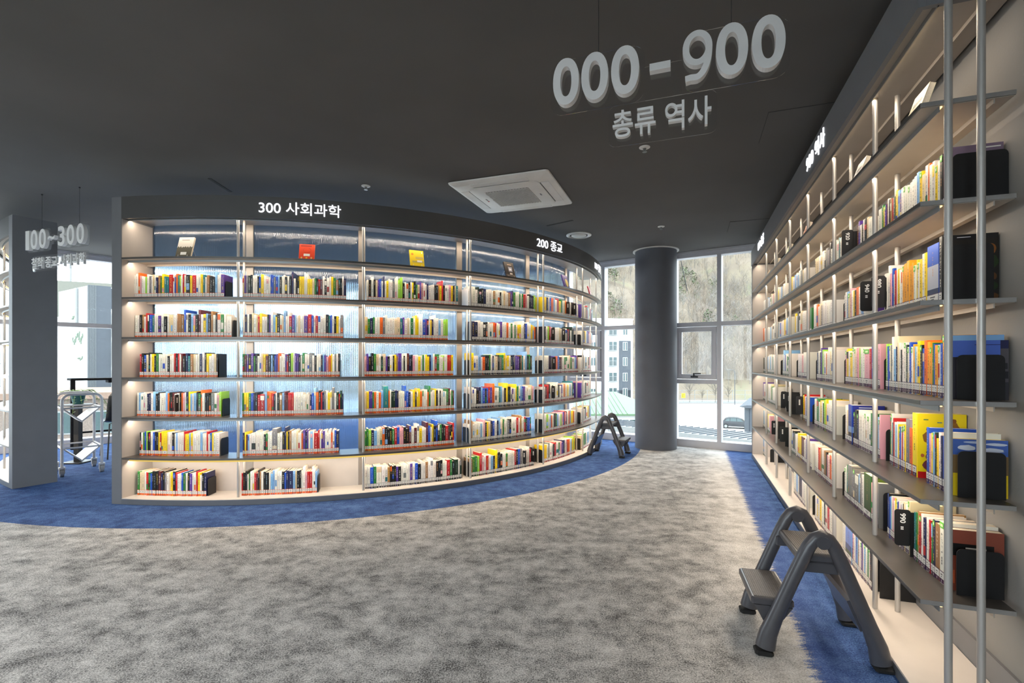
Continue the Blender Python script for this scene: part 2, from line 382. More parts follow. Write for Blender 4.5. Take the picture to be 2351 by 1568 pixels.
m2 = [u for u in (-2.1, 1.35, 2.6, 3.85) if V_L < u < U2K]
glazed('window_2', W2, W2D, W2N, V_L, U2K, m2, [3], 'full height glazed wall with grey frames at left')

# ---------------------------------------------------------------- curved bookcases
ZT = SL[1:] + [ZH0+.02]                               # surfaces that carry strips below them
def arc_text(mb, body, a0, a1, r, z0, z1, depth, bold=.003):
    vs, fs, W, Hh = text_geo(body, .5, bold)
    mb.mesh([P(a0+(a1-a0)*x/W, r+(z+.5)*depth, z0+(z1-z0)*y/Hh) for x, y, z in vs], fs)
def fluted_panel(a0, a1, z0, z1, r, par):
    per = math.degrees(.0165/r); n = max(4, int((a1-a0)/per)); K = 5; top, bot = [], []; vs, fs = [], []
    for i in range(n*K+1):
        a = a0+(a1-a0)*i/(n*K); h = .0032*abs(math.sin(PI*i/K))
        for rr, z in ((r+h, z0), (r+h, z1), (r-.005, z1), (r-.005, z0)): vs.append(P(a, rr, z))
    for i in range(n*K):
        k = i*4
        fs += [(k, k+4, k+5, k+1), (k+2, k+6, k+7, k+3)]
    m_ = MB(); m_.mesh(vs, fs); return m_.build('fluted_panel', M['flute'], par)
def curved_case(a_left, a_right, poles, left_panel, right_panel, panels_to, signs, label, detail=True, back=True):
    root = tag(empty('curved_bookcase', P((a_left+a_right)/2, RO, 0)), label, 'bookcase')
    inv = Matrix.Translation(-root.location)
    kids = []
    def add(m_, nm, ma, sm=False, par=None, lab=None):
        o = m_.build(nm, ma, None, sm)
        o.data.transform(inv); o.parent = par or root
        if lab: o['label'] = lab
        return o
    def bars(a0, a1): return max(4, int(abs(a1-a0)/1.4))
    ai = a_left + (1.31 if left_panel else 0); aj = a_right - (1.31 if right_panel else 0)
    for has, (p0, p1) in ((left_panel, (a_left, ai)), (right_panel, (aj, a_right))):
        if has:
            m_ = MB(); m_.arc(CC, RI-.03, RO, 0, ZH1, p0, p1, 3); add(m_, 'end_panel', M['panel'])
            q0, q1 = (ai+.003, ai+.04) if p0 == a_left else (aj-.04, aj-.003)
            m_ = MB(); m_.arc(CC, RI, RO-.004, SL[0], ZH0, q0, q1, 1)
            add(m_, 'panel_lining', M['inner'], lab='beige inner face of the end panel')
    m_ = MB(); m_.arc(CC, RI, RO, 0, SL[0]-.004, ai, aj, bars(ai, aj)); add(m_, 'plinth', M['kick'])
    m_ = MB(); m_.arc(CC, RI, RO-.003, SL[0]-.004, SL[0], ai, aj, bars(ai, aj)); add(m_, 'base_board', M['basetop'], lab='beige bottom board')
    m_ = MB(); m_.arc(CC, RO-.022, RO, ZH0, ZH1, ai, aj, bars(ai, aj)*2); hd = add(m_, 'header', M['header'])
    m_ = MB(); m_.arc(CC, RI, RO-.022, ZH0+.02, ZH0+.034, ai, aj, bars(ai, aj)); add(m_, 'header_soffit', M['under'])
    for z in SL[1:]:
        m_ = MB(); m_.arc(CC, RI+.012, RO-.002, z-.016, z, ai, aj, bars(ai, aj)*2); s = add(m_, 'shelf', M['shelf'])
        m_ = MB(); m_.arc(CC, RI+.02, RO-.01, z-.018, z-.016, ai, aj, bars(ai, aj)); add(m_, 'underside', M['under'], par=s, lab='beige underside')
        m_ = MB(); m_.arc(CC, RO-.066, RO-.060, z-.036, z-.018, ai, aj, bars(ai, aj)*2); add(m_, 'light_channel', M['fin'], par=s)
        if z == SL[1]: m_ = MB(); m_.arc(CC, RO-.0599, RO-.0588, z-.0405, z-.0265, ai+.2, aj-.2, bars(ai, aj)*2); add(m_, 'led_strip', M['ledy'], par=s, lab='amber light strip under the lowest shelf')
        m_ = MB(); m_.arc(CC, RI+.055, RI+.061, z-.036, z-.018, ai, aj, bars(ai, aj)); add(m_, 'rear_lip', M['under'], par=s)
        m_ = MB(); m_.arc(CC, RO-.074, RO-.067, z-.022, z-.018, ai+.3, aj-.3, bars(ai, aj)*2); add(m_, 'led_strip', M['led'], par=s)
    m_ = MB(); m_.arc(CC, RO-.074, RO-.067, ZH0+.015, ZH0+.0195, ai+.3, aj-.3, bars(ai, aj)); add(m_, 'led_strip', M['led'])
    m_ = MB(); m_.arc(CC, RO-.066, RO-.060, ZH0-.006, ZH0+.02, ai, aj, bars(ai, aj)*2); add(m_, 'light_channel', M['fin'])
    for a in poles:
        for nm, rr, da in (('front_pole', RO-.079, 0), ('rear_pole', RO-.169, .15)):
            m_ = MB()
            for k in range(len(SL)):
                zb = SL[k]; zt = (SL[k+1]-.018) if k+1 < len(SL) else ZH0+.02
                p = P(a+da, rr); m_.cyl(p.x, p.y, zb+.0005, zt-.0005, .011, 14)
            add(m_, nm, M['pole'], True)
    if back:
        ps = [x for x in poles if x < panels_to+1]
        for a in ps:
            m_ = MB(); m_.arc(CC, RI-.035, RI, SL[0], ZH0+.02, a-.50, a+.42, 2); add(m_, 'back_post', M['post'])
        ends = [ai]+ps
        for i in range(len(ends)-1):
            a0, a1 = ends[i]+(.45 if i else 0), ends[i+1]-.52
            m_ = MB(); m_.arc(CC, RI-.012, RI, SL[0], SL[1]-.018, a0, a1, 8); add(m_, 'back_board', M['inner'], lab='beige board closing the bottom tier')
            o = fluted_panel(a0, a1, SL[1]+.002, ZH0+.018, RI-.012, None); o.data.transform(inv); o.parent = root; o['label'] = 'translucent fluted back panel'
    for body, a0, a1 in signs:
        m_ = MB(); arc_text(m_, body, a0, a1, RO+.001, 2.532, 2.642, .006); add(m_, 'lit_lettering', M['ledw'], par=hd, lab='white backlit category lettering')
    cuts = [ai]+[p for p in poles if p < aj-1]+[aj]
    for z in SL[1:]+[ZH0+.034]:
        for i in range(len(cuts)-1):
            for e in (.25, .75):
                am = cuts[i]+(cuts[i+1]-cuts[i])*e; L_ = math.radians(cuts[i+1]-cuts[i])*RO/2
                if L_ < .08: continue
                area('strip_light', P(am, RO-.081, z-.027), L_*.97, .012, LED_BAY*L_/.95, LED_COL, math.radians(am), .30)
    return root
POLES = [4.87, 19.44, 34.1, 48.6, 62.8, 75.2]
curved_case(-9.96, 77.5, POLES, True, False, 64, [('300 사회과학', 7.65, 16.81), ('200 종교', 45.71, 52.3), ('100 철학', 66.96, 73.3)],
            'long curved bookcase with dark header, lit category signs and fluted back panels')
curved_case(-62, -29.77, [-44.4, -59.0], False, True, -90, [], 'end of another curved bookcase with grey end panel at far left', back=False)

# ---------------------------------------------------------------- straight bookcase
SE = 4.94; PS = [0.0+.711*k for k in range(7)]
def straight_case():
    root = tag(empty('straight_bookcase', Q(0, 0)), 'long straight bookcase against the right wall with round metal poles', 'bookcase')
    inv = Matrix.Translation(-root.location)
    def add(m_, nm, ma, sm=False, par=None, lab=None):
        o = m_.build(nm, ma, None, sm); o.data.transform(inv); o.parent = par or root
        if lab: o['label'] = lab
        return o
    def sb(m_, s0, s1, t0, t1, z0, z1): m_.box(Q(s0, t0, z0), BD*(s1-s0), BN*(t1-t0), UP*(z1-z0))
    m_ = MB(); sb(m_, SE, SE+.05, 0, .285, 0, ZH1); add(m_, 'end_panel', M['panel'])
    m_ = MB(); sb(m_, SE-.003, SE-.0005, .004, .285, SL[0], ZH0); add(m_, 'panel_lining', M['inner'], lab='beige inner face of the end panel')
    m_ = MB(); sb(m_, -.9, SE, 0, .285, 0, SL[0]-.004); add(m_, 'plinth', M['kick'])
    m_ = MB(); sb(m_, -.9, SE-.004, .003, .285, SL[0]-.004, SL[0]); add(m_, 'base_board', M['basetop'], lab='beige bottom board')
    m_ = MB(); sb(m_, 0, SE+.05, -.006, .016, ZH0, ZH1); sb(m_, -.002, .02, .016, .285, ZH0, ZH1); hd = add(m_, 'header', M['panel'])
    m_ = MB(); sb(m_, .021, SE-.004, .017, .285, ZH0+.02, ZH0+.034); add(m_, 'header_soffit', M['under'])
    for z in SL[1:]+[ZH0+.038]:
        top = z > ZH0
        if not top:
            m_ = MB()
            m_.bbox(0, SE-.004, 0, .265, z-.016, z, .0015)
            o = m_.build('shelf', M['shelf']); R_ = Matrix(((BD.x, BN.x, 0, 0), (BD.y, BN.y, 0, 0), (0, 0, 1, 0), (0, 0, 0, 1)))
            o.data.transform(R_); o.parent = root; s = o
            m_ = MB(); sb(m_, -.0015, -.0001, .001, .264, z-.016, z-.0005); add(m_, 'end_cap', M['alu'], par=s, lab='silver end cap')  # brighter facing added so the shelf end shows a lamp reflection
            m_ = MB(); sb(m_, .004, SE-.006, .004, .262, z-.018, z-.016); add(m_, 'underside', M['under'], par=s, lab='beige underside')
        else: s = root
        m_ = MB(); sb(m_, .008, SE-.01, .056, .060, z-.038, z-.018); add(m_, 'light_channel', M['fin'], par=s)
        m_ = MB(); sb(m_, .008, SE-.01, .207, .211, z-.034, z-.018); add(m_, 'rear_lip', M['under'], par=s)
        m_ = MB(); sb(m_, .008, SE-.02, .0605, .067, z-.022, z-.018); add(m_, 'led_strip', M['led'], par=s)
        ang = math.atan2(BD.y, BD.x)
        for k in range(2): area('strip_light', Q(.07+(SE-.09)*(.25+.5*k), .069, z-.027), (SE-.09)*.495, .010, LED_LINE/2, LED_COL, ang, -.15)
    for k, sp in enumerate(PS):
        for nm, t in (('front_pole', .079), ('rear_pole', .169)):
            m_ = MB(); p = Q(sp, t)
            if k == 0: m_.cyl(p.x-BD.x*.004, p.y-BD.y*.004, SL[0]+.0005, ZH1, .0118, 18)
            else:
                for i in range(len(SL)):
                    zt = (SL[i+1]-.018) if i+1 < len(SL) else ZH0+.02
                    m_.cyl(p.x, p.y, SL[i]+.0005, zt-.0005, .011, 16)
            add(m_, nm, M['pole'], True)
    for body, s0, s1 in (('900 역사', 1.743, 1.263), ('000 총류', 4.29, 3.80)):
        m_ = MB(); put_text(m_, body, Q(s0, -.0095, 2.53), -BD, UP, -BN, s0-s1, .115, .006, .003)
        add(m_, 'lit_lettering', M['ledw'], par=hd, lab='white backlit category lettering')
straight_case()

# ---------------------------------------------------------------- hanging signs
SD, SF = BN, -BD                                           # reading direction and facing side
def hang_sign(o, chars, big, sub, s0, s1, plate, cables, label, k=1.0):
    zs = lambda z: EYE+(z-EYE)*k
    chars = [(c, u*k, w_*k, zs(a), zs(b)) for c, u, w_, a, b in chars]; s0, s1 = s0*k, s1*k
    plate = [(a*k, b*k, zs(c), zs(d), r*k) for a, b, c, d, r in plate]; cables = [(u*k, zs(z)) for u, z in cables]
    root = tag(empty('hanging_sign', o), label, 'sign', 'hanging category signs')
    inv = Matrix.Translation(-root.location)
    z0, z1 = big
    def add(m_, nm, ma, lab=None):
        q = m_.build(nm, ma, None); q.data.transform(inv); q.parent = root
        if lab: q['label'] = lab
        return q
    m_ = MB()
    for ch, uc, wd, za, zb in chars:
        if ch == '9': nine(m_, o+SD*(uc-wd/2)+UP*za+SF*.016, SD, UP, SF, wd, zb-za, .03, .024); continue
        put_text(m_, ch, o+SD*(uc-wd/2)+UP*za+SF*.016, SD, UP, SF, wd, zb-za, .03, .02)
    add(m_, 'numerals', M['letter'], 'thick grey white numerals')
    m_ = MB(); put_text(m_, sub, o+SD*s0+UP*zs(2.168)+SF*.011, SD, UP, SF, s1-s0, .112*k, .02, .008); add(m_, 'lettering', M['letter'])
    m_ = MB()
    def rrect(a, b, c, d, r):
        pts = []
        for cx, cz, st in ((b-r, d-r, 0), (a+r, d-r, 90), (a+r, c+r, 180), (b-r, c+r, 270)):
            for k in range(7):
                t = math.radians(st+15*k); pts.append((cx+r*math.cos(t), cz+r*math.sin(t)))
        return pts
    for (a, b, c, d, r) in plate:
        pts = rrect(a, b, c, d, r)
        m_.loft([[o+SD*x+UP*z-SF*.004 for x, z in pts], [o+SD*x+UP*z for x, z in pts]])
    add(m_, 'clear_plate', M['acryl'], 'clear acrylic backing plate')
    for u, zc in cables:
        m_ = MB(); p = o+SD*u-SF*.002; m_.cyl(p.x, p.y, zc, ZC-.006, .0014, 6); m_.cyl(p.x, p.y, ZC-.012, ZC, .007, 12); m_.cyl(p.x, p.y, zc-.012, zc+.012, .004, 8)
        add(m_, 'suspension_cable', M['cable'])
    return root
Z0, Z1 = 2.338, 2.537
hang_sign(Vector((.378, 2.08, 0)), [('0', -.1465, .113, Z0, Z1), ('0', -.0236, .113, Z0, Z1), ('0', .1013, .113, Z0, Z1), ('-', .2385, .080, 2.412, 2.441), ('9', .379, .109, Z0, Z1), ('0', .5026, .113, Z0, Z1), ('0', .628, .113, Z0, Z1)],
          (Z0, Z1), '총류 역사', .0495, .4305, [(-.222, .178, 2.312, 2.548, .055), (.322, .703, 2.312, 2.548, .055), (.178, .322, 2.312, 2.45, .004), (.03, .452, 2.14, 2.3118, .03)],
          [(-.012, 2.54), (.503, 2.54)], 'hanging clear sign with thick numerals 000-900 near the middle of the ceiling')
Z0, Z1 = 2.362, 2.553
hang_sign(Vector((-4.14, 4.71, 0))*.962, [('1', -.755, .062, Z0, Z1), ('0', -.645, .112, Z0, Z1), ('0', -.510, .112, Z0, Z1), ('~', -.372, .105, 2.435, 2.475), ('3', -.215, .105, Z0, Z1), ('0', -.075, .112, Z0, Z1), ('0', .07, .112, Z0, Z1)],
          (Z0, Z1), '철학 종교 사회과학', -.71, .118, [(-.83, -.43, 2.34, 2.566, .05), (-.29, .15, 2.34, 2.566, .05), (-.43, -.29, 2.40, 2.50, .004), (-.735, .14, 2.145, 2.30, .03)],
          [(-.585, 2.557), (.0, 2.557)], 'hanging clear sign with thick numerals 100~300 before the window at left', .962)

# ---------------------------------------------------------------- ceiling fittings
def local(obj_parts, root): pass
def ac_unit():
    root = tag(empty('ceiling_air_conditioner', (.016, 4.686, ZC), math.atan2(BN.y, BN.x)), 'white square ceiling air conditioner with honeycomb intake grille', 'air conditioner')
    h = .468; m_ = MB()
    def sq(r, z, c=.03):
        pts = []
        for sx, sy, st in ((1, 1, 0), (-1, 1, 90), (-1, -1, 180), (1, -1, 270)):
            for k in range(5):
                t = math.radians(st+22.5*k); pts.append((sx*(r-c)+c*math.cos(t), sy*(r-c)+c*math.sin(t), z))
        return pts
    m_.loft([sq(h-.012, 0), sq(h, -.006), sq(h-.004, -.016), sq(h-.05, -.034)]); m_.build('frame', M['white'], root, True, 25)
    m_ = MB(); m_.loft([sq(.335, -.034, .07), sq(.335, -.040, .07), sq(.327, -.044, .066)]); cp = m_.build('intake_panel', M['white'], root, True, 25)
    m_ = MB(); m_.loft([sq(.212, -.0441, .006), sq(.212, -.0448, .006)]); m_.build('intake', M['dark'], cp)
    g = MB(); n = 15; q = .21
    for i in range(-n, n+1):
        c = i*2*q/n
        for sg in (1, -1):
            # diagonal bars clipped to the square
            pts = []
            x0 = max(-q, c-q) if sg > 0 else max(-q, c-q); x1 = min(q, c+q)
            if x1-x0 < .01: continue
            a = (x0, sg*(x0-c)); b = (x1, sg*(x1-c))
            d = Vector((b[0]-a[0], b[1]-a[1], 0)).normalized(); nn = Vector((-d.y, d.x, 0))*.0042
            A = Vector((a[0], a[1], -.0485)); Bv = Vector((b[0], b[1], -.0485))
            g.box(A-nn, Bv-A, nn*2, (0, 0, .0036))
    part(g.build('grille', M['white'], cp), 'white lattice grille')
    for k in range(4):
        t = k*PI/2; d = Vector((math.cos(t), math.sin(t), 0)); e = Vector((-d.y, d.x, 0))
        f = MB(); f.box(d*.345-e*.27+Vector((0, 0, -.0365)), d*.075, e*.54, (0, 0, .0035)); f.build('air_flap', M['white'], root)
        f = MB(); f.box(d*.338-e*.265+Vector((0, 0, -.0362)), d*.006, e*.53, (0, 0, .002)); f.build('air_slot', M['dark'], root)
    f = MB(); f.lathe([(.010, -.0446), (.010, -.0440)], (-.268, .03, 0), 16, lin((.7, .1, .1))); f.bx(-.274, -.262, -.045, .012, -.0446, -.0440, lin((.45, .45, .47)))
    part(f.build('emblem', M['paint'], cp), 'small red dot and grey marks')
    f = MB(); f.bx(.262, .276, -.02, .03, -.0446, -.0440, lin((.45, .46, .48))); f.build('emblem', M['paint'], cp)
ac_unit()
r = tag(empty('ceiling_speaker', (.847, 6.24, ZC)), 'round white ceiling vent with concentric rings near the column', 'ceiling vent')
m_ = MB(); m_.lathe([(.158, 0), (.158, -.008), (.135, -.018), (.118, -.012), (.112, -.004)], n=48, cap=False); m_.build('rim', M['white'], r, True)
m_ = MB(); m_.lathe([(.112, -.002), (.112, -.004)], n=40); m_.build('cavity', M['dark'], r)
m_ = MB(); m_.lathe([(.095, -.004), (.095, -.012), (.078, -.02), (.02, -.021), (0.001, -.021)], n=40); m_.build('disc', M['white'], r, True)
for (x, y), lb in (((-1.336, 4.50), 'white sprinkler above the lit 300 sign, left of the air conditioner'), ((.994, 3.69), 'white sprinkler just below the big hanging sign'), ((1.773, 5.85), 'small far sprinkler near the window, right of the round vent')):
    r = tag(empty('sprinkler', (x, y, ZC)), lb, 'sprinkler', 'ceiling sprinklers')
    m_ = MB(); m_.lathe([(.040, 0), (.040, -.004), (.028, -.010), (.014, -.011)], n=28, cap=False); m_.build('escutcheon', M['white'], r, True)
    m_ = MB(); m_.lathe([(.012, -.005), (.012, -.022), (.006, -.026), (.006, -.034), (.017, -.035), (.017, -.037)], n=20); m_.build('head', M['fin'], r, True)
def hatch(c, a, b, label):
    r = tag(empty('access_panel', Vector((c[0], c[1], ZC)), math.atan2(BN.y, BN.x)), label, 'access panel', 'ceiling access panels')
    m_ = MB(); m_.bx(-a/2, a/2, -b/2, b/2, -.0015, 0); m_.build('seam', M['dark'], r)
    m_ = MB(); m_.bx(-a/2+.003, a/2-.003, -b/2+.003, b/2-.003, -.004, -.0015); m_.build('cover', M['ceiling'], r)
hatch((1.95, 3.32), .46, .48, 'flush square ceiling hatch beside the straight bookcase header')
hatch((2.80, 5.80), .46, .48, 'far flush ceiling hatch near the window above the straight bookcase')
for a, r_, L_, lb in ((1.5, 4.0, .34, 'thin dark slot in the ceiling above the left part of the curved bookcase'), (50, 4.33, .36, 'thin dark slot in the ceiling above the lit 200 sign')):
    p = P(a, r_, ZC); r = tag(empty('slot_diffuser', p, math.radians(a)+PI/2), lb, 'air slot', 'ceiling air slots')
    m_ = MB(); m_.bx(-L_/2, L_/2, -.014, .014, -.003, 0); m_.build('slot', M['dark'], r)
# added linear lamps, out of view, to brighten sign faces and shelf fronts
k = 0
for x, y, L_ in ((-2.0, .6, 2.4), (-4.6, 1.0, 2.4), (-2.6, -1.8, 2.4), (-5.4, -1.6, 2.4), (-7.2, 1.6, 2.4)):
    r = tag(empty('linear_ceiling_lamp', (x, y, ZC), math.atan2(BN.y, BN.x)), 'slim linear ceiling lamp over the open floor behind the viewpoint', 'lamp', 'linear ceiling lamps')
    m_ = MB(); m_.bx(-L_/2, L_/2, -.04, .04, -.05, 0); m_.build('housing', M['white'], r)
    area('lamp_light', (0, 0, -.056), L_*.97, .06, LAMP_W, LAMP_COL, 0, None, r, 160)

# ---------------------------------------------------------------- step stools
def stool():
    root = empty('step_stool'); Wd = .36
    def leg_path(sg):
        pts = []
        for x, z in ((-.212, .03), (-.200, .09), (-.170, .17), (-.115, .31), (-.066, .43), (-.046, .475), (-.026, .507), (0, .520)): pts.append((sg*x*-1 if sg > 0 else x, z))
        return pts
    for y, nm in ((0.0, 'side_frame'), (Wd, 'side_frame')):
        L_ = leg_path(-1); R_ = [(-x, z) for x, z in reversed(L_)][1:]
        path = [(x, y+(.0 if z < .3 else 0), z) for x, z in L_+R_]
        ra = [.034, .030, .026, .025, .025, .025, .025, .025]; rb = [.040, .036, .030, .028, .028, .027, .026, .026]
        m_ = MB(); m_.tube(path, ra+ra[::-1][1:], 16, None, True, rb+rb[::-1][1:]); fr = m_.build(nm, M['stool'], root, True, 50)
        for sg in (-1, 1):
            m_ = MB(); m_.bbox(sg*.219-.036, sg*.219+.036, y-.031, y+.031, 0, .020, .008); part(m_.build('rubber_foot', M['rubber'], fr), 'black rubber foot')
        m_ = MB(); m_.tube([(0, y-.027, .497), (0, y+.027, .497)], .026, 20); m_.build('hinge', M['stool'], fr, True)
    def step(x0, x1, z, y0, y1):
        m_ = MB(); m_.bbox(x0, x1, y0, y1, z-.032, z, .008); s = m_.build('step', M['stool'], root)
        m_ = MB(); m_.bbox(x0+.012, x1-.012, y0+.012, y1-.012, z, z+.003, .002)
        for k in range(int((x1-x0-.04)/.009)): m_.bx(x0+.02+.009*k, x0+.0245+.009*k, y0+.016, y1-.016, z+.003, z+.0042)
        part(m_.build('tread', M['tread'], s), 'ribbed grey tread'); return s
    step(-.085, .085, .43, .024, Wd-.024)
    m_ = MB(); m_.bbox(-.098, .098, .022, .040, .355, .40, .006); m_.bbox(-.098, .098, Wd-.040, Wd-.022, .355, .40, .006); m_.build('step_bracket', M['stool'], root)
    s = step(-.262, -.095, .225, .02, Wd-.02)
    for y0, y1 in ((.022, .045), (Wd-.045, Wd-.022)):
        m_ = MB(); m_.loft([[(-.25, y0, .194), (-.25, y1, .194), (-.10, y1, .194), (-.10, y0, .194)], [(-.20, y0, .10), (-.20, y1, .10), (-.165, y1, .10), (-.165, y0, .10)]]); m_.build('step_bracket', M['stool'], root)
    m_ = MB(); m_.loft([[(.150, .028, .13), (.150, Wd-.028, .13), (.166, Wd-.028, .137), (.166, .028, .137)], [(.100, .028, .25), (.100, Wd-.028, .25), (.116, Wd-.028, .257), (.116, .028, .257)]]); m_.build('cross_brace', M['stool'], root)
    return root
st = stool(); st.location = (1.282, 2.038, 0); st.rotation_euler = (0, 0, math.atan2(-.27, .963))
tag(st, 'dark grey plastic two step stool standing before the straight bookcase in the foreground', 'step stool', 'folding step stools')
s2 = copy_tree(st); ang = math.atan2(-.18, .383)
c2 = Vector((1.30, 6.62, 0)); s2.rotation_euler = (0, 0, ang+PI); e = Vector((math.cos(ang), math.sin(ang), 0)); s2.location = c2+Vector((-e.y, e.x, 0))*.18
tag(s2, 'small distant dark step stool by the right end of the curved bookcase near the column', 'step stool', 'folding step stools')

# ---------------------------------------------------------------- book trolley
tr = tag(empty('book_trolley', (-4.853, 5.307, 0), math.atan2(.755, .656)), 'white tubular book trolley with two V shaped shelves, behind the grey end panel', 'trolley')
TWd, TD, THt = .335, .44, .885
for y in (0, TD):
    m_ = MB(); pts = [(0, y, .10), (0, y, THt-.07)]+[(.07-.07*math.cos(PI/2*k/6), y, THt-.07+.07*math.sin(PI/2*k/6)) for k in range(1, 7)]
    pts += [(TWd-x, y, z) for x, y, z in reversed(pts)]
    m_.tube(pts, .014, 12); m_.build('end_frame', M['trolley'], tr, True)
for z in (.30, .735):
    for x in (0, TWd):
        m_ = MB(); m_.tube([(x, .012, z), (x, TD-.012, z)], .009, 10); m_.build('side_rail', M['trolley'], tr, True)
    for y in (.0, TD):
        m_ = MB(); m_.tube([(.012, y, z), (TWd-.012, y, z)], .009, 10); m_.build('cross_rail', M['trolley'], tr, True)
    m_ = MB(); zz = z-.005; b = zz-.155; t_ = .012; c = TWd/2
    prof = [(.02, zz), (c, b+t_*1.4), (TWd-.02, zz), (TWd-.02+t_*.7, zz-t_*.7), (c, b-t_*.2), (.02-t_*.7, zz-t_*.7)]
    m_.loft([[(x, .02, q) for x, q in prof], [(x, TD-.02, q) for x, q in prof]]); m_.build('shelf', M['trolley'], tr)
for x in (0, TWd):
    for y in (0, TD):
        m_ = MB(); m_.bbox(x-.028, x+.028, y-.02, y+.02, .082, .105, .005); m_.bx(x-.024, x-.019, y-.018, y+.022, .035, .084); m_.bx(x+.019, x+.024, y-.018, y+.022, .035, .084)
        ca = m_.build('caster', M['trolley'], tr)
        m_ = MB(); m_.tube([(x-.016, y+.012, .042), (x+.016, y+.012, .042)], .042, 20); part(m_.build('wheel', M['wheel'], ca, True), 'dark grey wheel')

# ---------------------------------------------------------------- window counter, chair, plant
ct = tag(empty('bar_counter', W2+W2D*.12-W2N*.42, math.atan2(W2D.y, W2D.x)), 'black steel bar counter along the window behind the curved bookcase', 'counter')
m_ = MB(); m_.bbox(0, 3.4, .08, .40, .975, 1.005, .004); m_.build('counter_top', M['counter'], ct)
m_ = MB(); m_.bbox(.42, 3.4, .10, .30, .935, .975, .004); m_.build('drawer_tray', M['counter'], ct)
for x in (.0, 1.7, 3.3):
    m_ = MB(); m_.bx(x, x+.05, .085, .135, 0, .975); m_.build('leg', M['counter'], ct)
m_ = MB(); m_.bx(.05, 3.3, .095, .12, .22, .245); m_.build('foot_rail', M['counter'], ct)
cp_ = Vector((-5.16, 6.55, 0))
ch = tag(empty('bar_chair', cp_, math.atan2(W2D.y, W2D.x)), 'black shell chair half hidden by the curved bookcase at left', 'chair')
m_ = MB(); rings = []
for k, (y, z, hw) in enumerate(((.18, .47, .17), (.10, .455, .21), (-.05, .45, .225), (-.15, .475, .225), (-.20, .54, .22), (-.225, .66, .215), (-.24, .80, .20), (-.245, .855, .16))):
    rings.append([(hw*math.sin(PI/2*(i/6*2-1)), y+(.04*(abs(i-3)/3)**2 if k > 3 else 0), z+(.02*(abs(i-3)/3)**2 if k < 4 else 0)) for i in range(7)])
m_.loft(rings, None, False, False); sh = m_.build('seat_shell', M['black'], ch, True); so = sh.modifiers.new('thick', 'SOLIDIFY'); so.thickness = .014
for x, y in ((-.17, .17), (.17, .17), (-.17, -.17), (.17, -.17)):
    m_ = MB(); m_.tube([(x*.6, y*.6, .45), (x*1.1, y*1.1, .45), (x*1.25, y*1.25, .0)], .009, 8); m_.build('leg', M['black'], ch, True)
rnd = random.Random(5)
pp = Vector((-5.36, 6.08, 0)); pt = tag(empty('potted_plant', pp), 'trailing green plant in a teal pot on a black stand beside the trolley', 'plant')
m_ = MB(); m_.bx(-.13, .13, -.13, .13, .70, .72); m_.bx(-.03, .03, -.03, .03, 0, .70); m_.bbox(-.12, .12, -.12, .12, 0, .015, .003); m_.build('stand', M['black'], pt)
m_ = MB(); m_.lathe([(.05, .72), (.075, .84), (.08, .845), (.07, .845)], n=24); m_.build('pot', M['teal'], pt, True)
m_ = MB()
for k in range(26):
    a = rnd.uniform(0, 2*PI); p = Vector((.03*math.cos(a), .03*math.sin(a), .845)); v = Vector((math.cos(a)*.035, math.sin(a)*.035, .045)); pts = [p.copy()]
    for j in range(rnd.randint(5, 12)):
        v.z -= .014; v *= .95; v.z = max(v.z, -.035); p = p+v; pts.append(p.copy())
        for q in range(2):
            b = rnd.uniform(0, 2*PI); d = Vector((math.cos(b), math.sin(b), rnd.uniform(-.3, .5))).normalized(); e = d.cross(UP).normalized(); s_ = rnd.uniform(.016, .028)
            m_.face([p, p+d*s_*.6+e*s_*.45, p+d*s_*1.3, p+d*s_*.6-e*s_*.45])
    m_.tube(pts, .0016, 4)
m_.build('foliage', M['leaf'], pt)

# ---------------------------------------------------------------- books
PAL = dict(w=(.90, .88, .84), c=(.86, .78, .63), k=(.05, .05, .055), n=(.09, .11, .29), b=(.10, .30, .72), l=(.50, .68, .86), r=(.70, .07, .09), o=(.88, .40, .10),
           y=(.94, .80, .08), g=(.14, .46, .20), e=(.58, .80, .25), p=(.33, .20, .56), i=(.86, .62, .66), m=(.34, .10, .13), a=(.46, .46, .47), t=(.62, .45, .27), d=(.05, .17, .11), q=(.14, .44, .47), u=(.91, .62, .12))
NAMES = dict(w='white', c='cream', k='black', n='navy', b='blue', l='pale blue', r='red', o='orange', y='yellow', g='green', e='lime green', p='purple', i='pink', m='maroon', a='grey', t='tan', d='dark green', q='teal', u='amber')
ORD = ['first', 'second', 'third', 'fourth', 'fifth', 'sixth', 'seventh', 'eighth', 'ninth', 'tenth', 'eleventh', 'twelfth', 'thirteenth', 'fourteenth', 'fifteenth', 'sixteenth', 'seventeenth', 'eighteenth', 'nineteenth']
def ordinal(n):
    if n <= 19: return ORD[n-1]
    tens = {2: 'twent', 3: 'thirt', 4: 'fort', 5: 'fift'}[n//10]
    return tens+'ieth' if n % 10 == 0 else tens+'y-'+ORD[n % 10-1]
rng = random.Random(11)
BOOKS = []
LABELS = dict(o=lin((.88, .36, .10)), k=lin((.20, .20, .22)), r=lin((.60, .12, .14)), v=lin((.26, .08, .27)), g=lin((.08, .28, .18)))
def jit(c, a=.05):
    k = 1+rng.uniform(-a, a); return lin(tuple(min(1, max(0, x*k+rng.uniform(-a, a)*.3)) for x in c))
